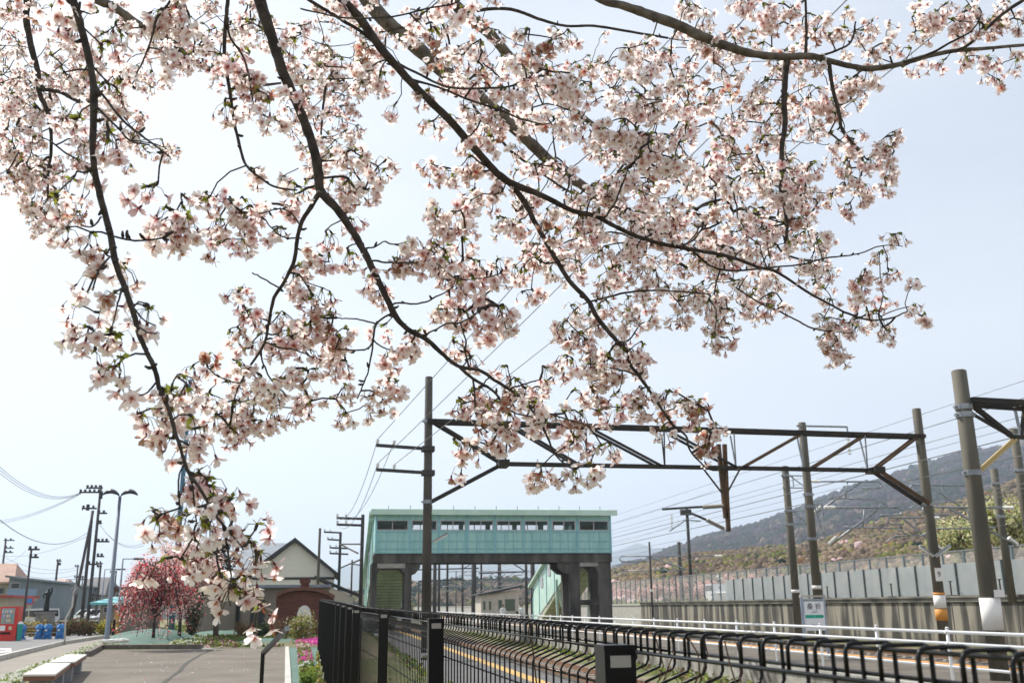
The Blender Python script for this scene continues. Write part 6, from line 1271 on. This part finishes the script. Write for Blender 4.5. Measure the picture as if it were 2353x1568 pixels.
# how densely blossom fills each 49 x 49 px square of the 2352 px wide frame
DM = """
742215335645324454355232100000116475543311254543
533426456756346565456353243030236535535664353665
725844376755555665435765665425567553451246434243
836767665356554767334656666765655455455552451362
856565131156545635434566656776763465556551000000
864563510042546630421545665357766657654610000000
762555521053436750003456456567655554516454100000
873453442000115651006334565377664376451665000000
585242100045465375302645645486656687662465000000
187510055664676266300263566666657776664430000000
058610066557543153106635556655567677553100000000
016642037744442533207732674767666767666014400000
000466115502233545426743664667676665566320000000
000365400016334633136665232365466666535154030000
001466220026246520036664002456346663505354420000
002566131015455621550254006646502530015655000000
002566223204456610561550003546400000004520000000
000056453625554335540234152364510000000000000000
000023233465554355410354564465444000000000000000
000046546776653044001467345534455400000000000000
000000125663100000001567135140245400000000000000
000000255650000000000423134300013200000000000000
000000365663000000000000055300000120000000000000
000000044476200000000000022000000000000000000000
000000045676400000000000000000000000000000000000
000000256776300000000000000000000000000000000000
000000044055500000000000000000000000000000000000
000000000146500000000000000000000000000000000000
000000000016400000000000000000000000000000000000
000000000035000000000000000000000000000000000000
""".strip().split('\n')
def farfrac(c, r):
    if c <= 4 and r <= 10: return .85 if c < 4 else .5
    if r <= 3 and c <= 18: return .5
    if 5 <= c <= 8 and 4 <= r <= 7: return .9
    if 17 <= c <= 31 and r <= 4: return .4
    if 24 <= c <= 38 and 2 <= r <= 13: return .45
    if 13 <= c <= 15 and 4 <= r <= 8: return .45
    return 0
nodeA = np.array([(x, y, D) for p, x, y, D in nodes]); nodeF = np.array([(x, y, D) for p, x, y, D in nfar])
K_NEAR, K_FAR = 0.26, 0.27
spots = []
rs = random.Random(21)
def nstoch(v): return int(v) + (rs.random() < v - int(v))
for r, row in enumerate(DM):
    for c in range(48):
        k = int(row[c]) if c < len(row) else 0
        if not k: continue
        ff = farfrac(c, r); cxp, cyp = c * 49 + 24, r * 49 + 24
        A = nodeA; dd = np.hypot(A[:, 0] - cxp, A[:, 1] - cyp); D = float(A[dd.argmin(), 2])
        k = max(0, (k - 1.2)) ** 1.25 * .83
        n1 = nstoch(k * (1 - ff) * K_NEAR * (D / 2.6) ** 2 * 1.0)
        for _ in range(n1): spots.append((c * 49 + rs.uniform(0, 49), r * 49 + rs.uniform(0, 49), None, 0))
        Df = 4.5; n2 = nstoch(k * ff * K_FAR * (Df / 2.6) ** 2)
        for _ in range(n2): spots.append((c * 49 + rs.uniform(0, 49), r * 49 + rs.uniform(0, 49), rs.uniform(3.8, 5.2), 1))
# base points of each umbel
bases = []
for x, y, D, far in spots:
    if D is None:
        dd = np.hypot(nodeA[:, 0] - x, nodeA[:, 1] - y); q = dd + nodeA[:, 2] * 4; i = q.argmin()
        if nodeA[i, 2] < 2: x += (nodeA[i, 0] - x) * .28; y += (nodeA[i, 1] - y) * .1
        D = float(nodeA[i, 2]) * (1 + rs.gauss(.034, .022))
    up = .014 * F / D
    for q in range(rs.choice((1, 2, 2, 3))):              # umbels crowd together on the spurs
        o = q * .021 * F / D; bases.append((PD(x + rs.uniform(-1, 1) * o + rs.uniform(-.3, .3) * up, y - up + rs.uniform(-.8, .8) * o, D + rs.gauss(0, .012)), D, far))
# connect every base to the nearest wood already there
conn_p = [p for p, *_ in nodes] + [p for p, *_ in nfar]; nb0 = len(conn_p)
P0 = np.array([tuple(p) for p in conn_p]); B = np.array([tuple(b_[0]) for b_ in bases]); nB = len(B)
best = np.full(nB, 1e9); par = np.zeros(nB, int)
for s in range(0, nB, 200):
    d = np.linalg.norm(B[s:s + 200, None, :] - P0[None], axis=2); best[s:s + 200] = d.min(1); par[s:s + 200] = d.argmin(1)
done = np.zeros(nB, bool); order = []
for _ in range(nB):
    i = int(np.where(done, 1e9, best).argmin()); done[i] = True; order.append(i)
    d = np.linalg.norm(B - B[i], axis=1) * 1.02; m_ = (~done) & (d < best); best[m_] = d[m_]; par[m_] = nb0 + i
cnt = np.ones(nB)
for i in reversed(order):
    if par[i] >= nb0: cnt[par[i] - nb0] += cnt[i]
tw = MB(); dirs = [None] * nB
for i in order:
    e = Vector(B[i]); s = conn_p[par[i]] if par[i] < nb0 else Vector(B[par[i] - nb0]); Ln = (e - s).length
    r0 = min(.0012 + .0006 * math.sqrt(cnt[i]), .009); r1 = max(.0015, r0 * .8); k = max(2, min(8, int(Ln / .03)))
    bow = Vector((rs.gauss(0, .07), rs.gauss(0, .07), rs.uniform(-.02, .12))) * Ln; pts = []
    for t in range(k + 1):
        u = t / k; pts.append(s.lerp(e, u) + bow * 4 * u * (1 - u) + (Vector((rs.gauss(0, .0025), rs.gauss(0, .0025), rs.gauss(0, .0025))) if 0 < t < k else Vector()))
    tw.tube(pts, [r0 + (r1 - r0) * t / k for t in range(k + 1)], 5); dirs[i] = (pts[-1] - pts[-2]).normalized()
tag(tw.build('twigs', m_bark, tree, True), kind='stuff')

# flower template
def flower_mesh(r, state):
    """returns verts (n,3), faces, mat ids, rad attribute. axis +Z, petals radius r. state 0 open .. 1 bud"""
    V = []; Fc = []; Mi = []; Rd = []
    cup = rs.uniform(.15, .75) if state == 0 else 1.35
    nr = 4
    for k in range(5):
        a = k * 2 * math.pi / 5 + rs.gauss(0, .09); pit = cup + rs.gauss(0, .16); ln = r * rs.uniform(.9, 1.08); wid = rs.uniform(.8, 1.05) * (.75 if state else 1); curl = rs.uniform(-.35, .25); tws = rs.gauss(0, .2)
        b0 = len(V); ca, sa = math.cos(a), math.sin(a)
        prof_ = [(.06, .07), (.34, .25), (.66, .4), (.9, .33)]
        for t, w_ in prof_:
            for j in (-1, 0, 1):
                u = t * ln; h = u * math.sin(pit) + curl * u * u / r + (abs(j) * .1 * w_ * ln) + tws * j * w_ * ln * .5; o = u * math.cos(pit); s_ = j * w_ * ln * wid
                V.append((o * ca - s_ * sa, o * sa + s_ * ca, h)); Rd.append(t)
        for j, (tt, ww) in ((-1, (1.02, .16)), (0, (.93, 0)), (1, (1.02, .16))):
            u = tt * ln; h = u * math.sin(pit) + curl * u * u / r + tws * j * ww * ln * .5; o = u * math.cos(pit); s_ = j * ww * ln * wid; V.append((o * ca - s_ * sa, o * sa + s_ * ca, h)); Rd.append(1)
        for i in range(nr):
            for j in range(2): q = b0 + i * 3 + j; Fc.append((q, q + 1, q + 4, q + 3)); Mi.append(0)
    # calyx tube with five sepals
    b0 = len(V)
    for z, rr_ in ((-.42, .05), (-.3, .11), (0, .13)):
        for k in range(5): a = k * 2 * math.pi / 5; V.append((rr_ * r * math.cos(a), rr_ * r * math.sin(a), z * r)); Rd.append(0)
    for i in range(2):
        for k in range(5): Fc.append((b0 + i * 5 + k, b0 + i * 5 + (k + 1) % 5, b0 + i * 5 + 5 + (k + 1) % 5, b0 + i * 5 + 5 + k)); Mi.append(1)
    for k in range(5):
        a = (k + .5) * 2 * math.pi / 5; q = len(V); V += [(.12 * r * math.cos(a - .4), .12 * r * math.sin(a - .4), -.02 * r), (.12 * r * math.cos(a + .4), .12 * r * math.sin(a + .4), -.02 * r), (.4 * r * math.cos(a), .4 * r * math.sin(a), .02 * r + .25 * r * math.sin(cup))]; Rd += [0] * 3; Fc.append((q, q + 1, q + 2)); Mi.append(1)
    if state == 0:
        for k in range(9):
            a = rs.uniform(0, 6.28); t = rs.uniform(.15, .6); q = len(V); c, s_ = math.cos(a), math.sin(a); ln = r * rs.uniform(.4, .62); e_ = (c * ln * t, s_ * ln * t, ln); w_ = .018 * r
            V += [(-s_ * w_, c * w_, 0), (s_ * w_, -c * w_, 0), (e_[0] + s_ * w_ * 2, e_[1] - c * w_ * 2, e_[2]), (e_[0] - s_ * w_ * 2, e_[1] + c * w_ * 2, e_[2])]; Rd += [0] * 4; Fc.append((q, q + 1, q + 2, q + 3)); Mi.append(4)
    return np.array(V), Fc, Mi, Rd
TPL = [flower_mesh(.0188, 0) for _ in range(22)] + [flower_mesh(.013, 1) for _ in range(5)]
class BB:
    def __init__(s): s.v = []; s.nv = 0; s.f = []; s.m = []; s.r = []; s.t = []
    def add(s, V, Fc, Mi, Rd, tint):
        s.v.append(V); s.f += [tuple(i + s.nv for i in q) for q in Fc]; s.m += Mi; s.r += list(Rd); s.t += [tint] * len(V); s.nv += len(V)
    def build(s, name, parent):
        me = bpy.data.meshes.new(name); off = np.array(wloc(parent)); V = np.concatenate(s.v) - off
        me.from_pydata(V.tolist(), [], s.f)
        for m in MATS: me.materials.append(m)
        me.polygons.foreach_set('material_index', s.m); me.polygons.foreach_set('use_smooth', [True] * len(s.f))
        for nm, d in (('rad', s.r), ('tint', s.t)): a = me.attributes.new(nm, 'FLOAT', 'POINT'); a.data.foreach_set('value', d)
        me.update(); o = bpy.data.objects.new(name, me); COL.objects.link(o); o.parent = parent; return o
def tube_np(pts, r, n=4):
    m = MB(); m.tube(pts, r, n, 0, False); return np.array([tuple(v) for v in m.v]), m.f
def umbel(bb, base, d, D):
    tint0 = rs.betavariate(1.2, 2.9) * .9; old = rs.random() < .022
    if D < 2.2: nf = rs.randint(3, 5); 
    else: nf = rs.randint(4, 6)
    sc = rs.uniform(.9, 1.1); outd = Vector((rs.gauss(0, 1), rs.gauss(0, 1), rs.gauss(-.15, .8))).normalized()
    # spur and bud scales
    V, Fc = tube_np([base - d * .006, base + outd * .004, base + outd * .009], [.0028, .0034, .0022], 5); bb.add(V, Fc, [5] * len(Fc), [0] * len(V), 0)
    c0 = base + outd * .007
    for k in range(rs.randint(4, 8)):
        dd = (outd + Vector((rs.gauss(0, .8), rs.gauss(0, .8), rs.gauss(0, .8)))).normalized(); s_ = rs.uniform(.006, .0155) * (1.25 if rs.random() < .2 else 1); a = dd.orthogonal().normalized(); a.rotate(Matrix.Rotation(rs.uniform(0, 6.3), 3, dd)); p = c0; cur = Vector((0, 0, -s_ * .15))
        V = np.array([tuple(p), tuple(p + dd * s_ * .5 - a * s_ * .3), tuple(p + dd * s_ + cur), tuple(p + dd * s_ * .5 + a * s_ * .3)]); bb.add(V, [(0, 1, 2, 3)], [3], [0] * 4, 0)
    for k in range(nf):
        dd = (outd * .75 + Vector((rs.gauss(0, .75), rs.gauss(0, .75), rs.gauss(-.35, .5)))).normalized(); ln = rs.uniform(.022, .042) * sc
        m_ = c0 + dd * ln * .55; e = c0 + dd * ln * .8 + Vector((0, 0, -ln * .38)); V, Fc = tube_np([c0, m_, e], [.00075, .0007, .0008], 3); bb.add(V, Fc, [2] * len(Fc), [0] * len(V), 0)
        bud = rs.random() < .09; T_ = TPL[rs.randrange(22, 27)] if bud else TPL[rs.randrange(22)]
        ax = (e - m_).normalized() + Vector((rs.gauss(0, .5), rs.gauss(0, .5), rs.gauss(-.05, .5))); ax.normalize(); q = ax.to_track_quat('Z', 'Y') @ Matrix.Rotation(rs.uniform(0, 6.3), 3, 'Z').to_quaternion(); Rm = np.array(q.to_matrix())
        s_ = sc * rs.uniform(.85, 1.12); V = (T_[0] * s_) @ Rm.T + np.array(tuple(e + ax * .007 * s_))
        t_ = min(.9, max(0, tint0 + rs.gauss(0, .12))) if not old else rs.uniform(.95, 1.0)
        if rs.random() < .02: t_ = 1.0
        bb.add(V, T_[1], T_[2], T_[3], t_)
rank = sorted(range(nB), key=lambda i: bases[i][1])
inframe = [i for i in rank]
rest = BB()
for q, i in enumerate(rank):
    if q < 100:
        bb = BB(); umbel(bb, Vector(B[i]), dirs[i], bases[i][1]); bb.build('blossom_cluster', tree)
    else: umbel(rest, Vector(B[i]), dirs[i], bases[i][1])
tag(rest.build('blossoms', tree), kind='stuff')
print('umbels', nB, 'faces', len(rest.f))

# ================================================================== AIR
b = MB(); b.box((-9000, -300, -3), (9000, 9000, 900))
hz = b.build('haze', []); hz.data.materials.clear()
m = bpy.data.materials.new('haze_air'); m.use_nodes = True; n = m.node_tree.nodes; n.remove(n['Principled BSDF']); pv = n.new('ShaderNodeVolumePrincipled')
pv.inputs['Color'].default_value = (.69, .795, .96, 1); pv.inputs['Density'].default_value = 2.3e-4; pv.inputs['Anisotropy'].default_value = .3
m.node_tree.links.new(pv.outputs[0], n['Material Output'].inputs['Volume']); hz.data.materials.append(m); tag(hz, kind='stuff')
m.cycles.homogeneous_volume = True
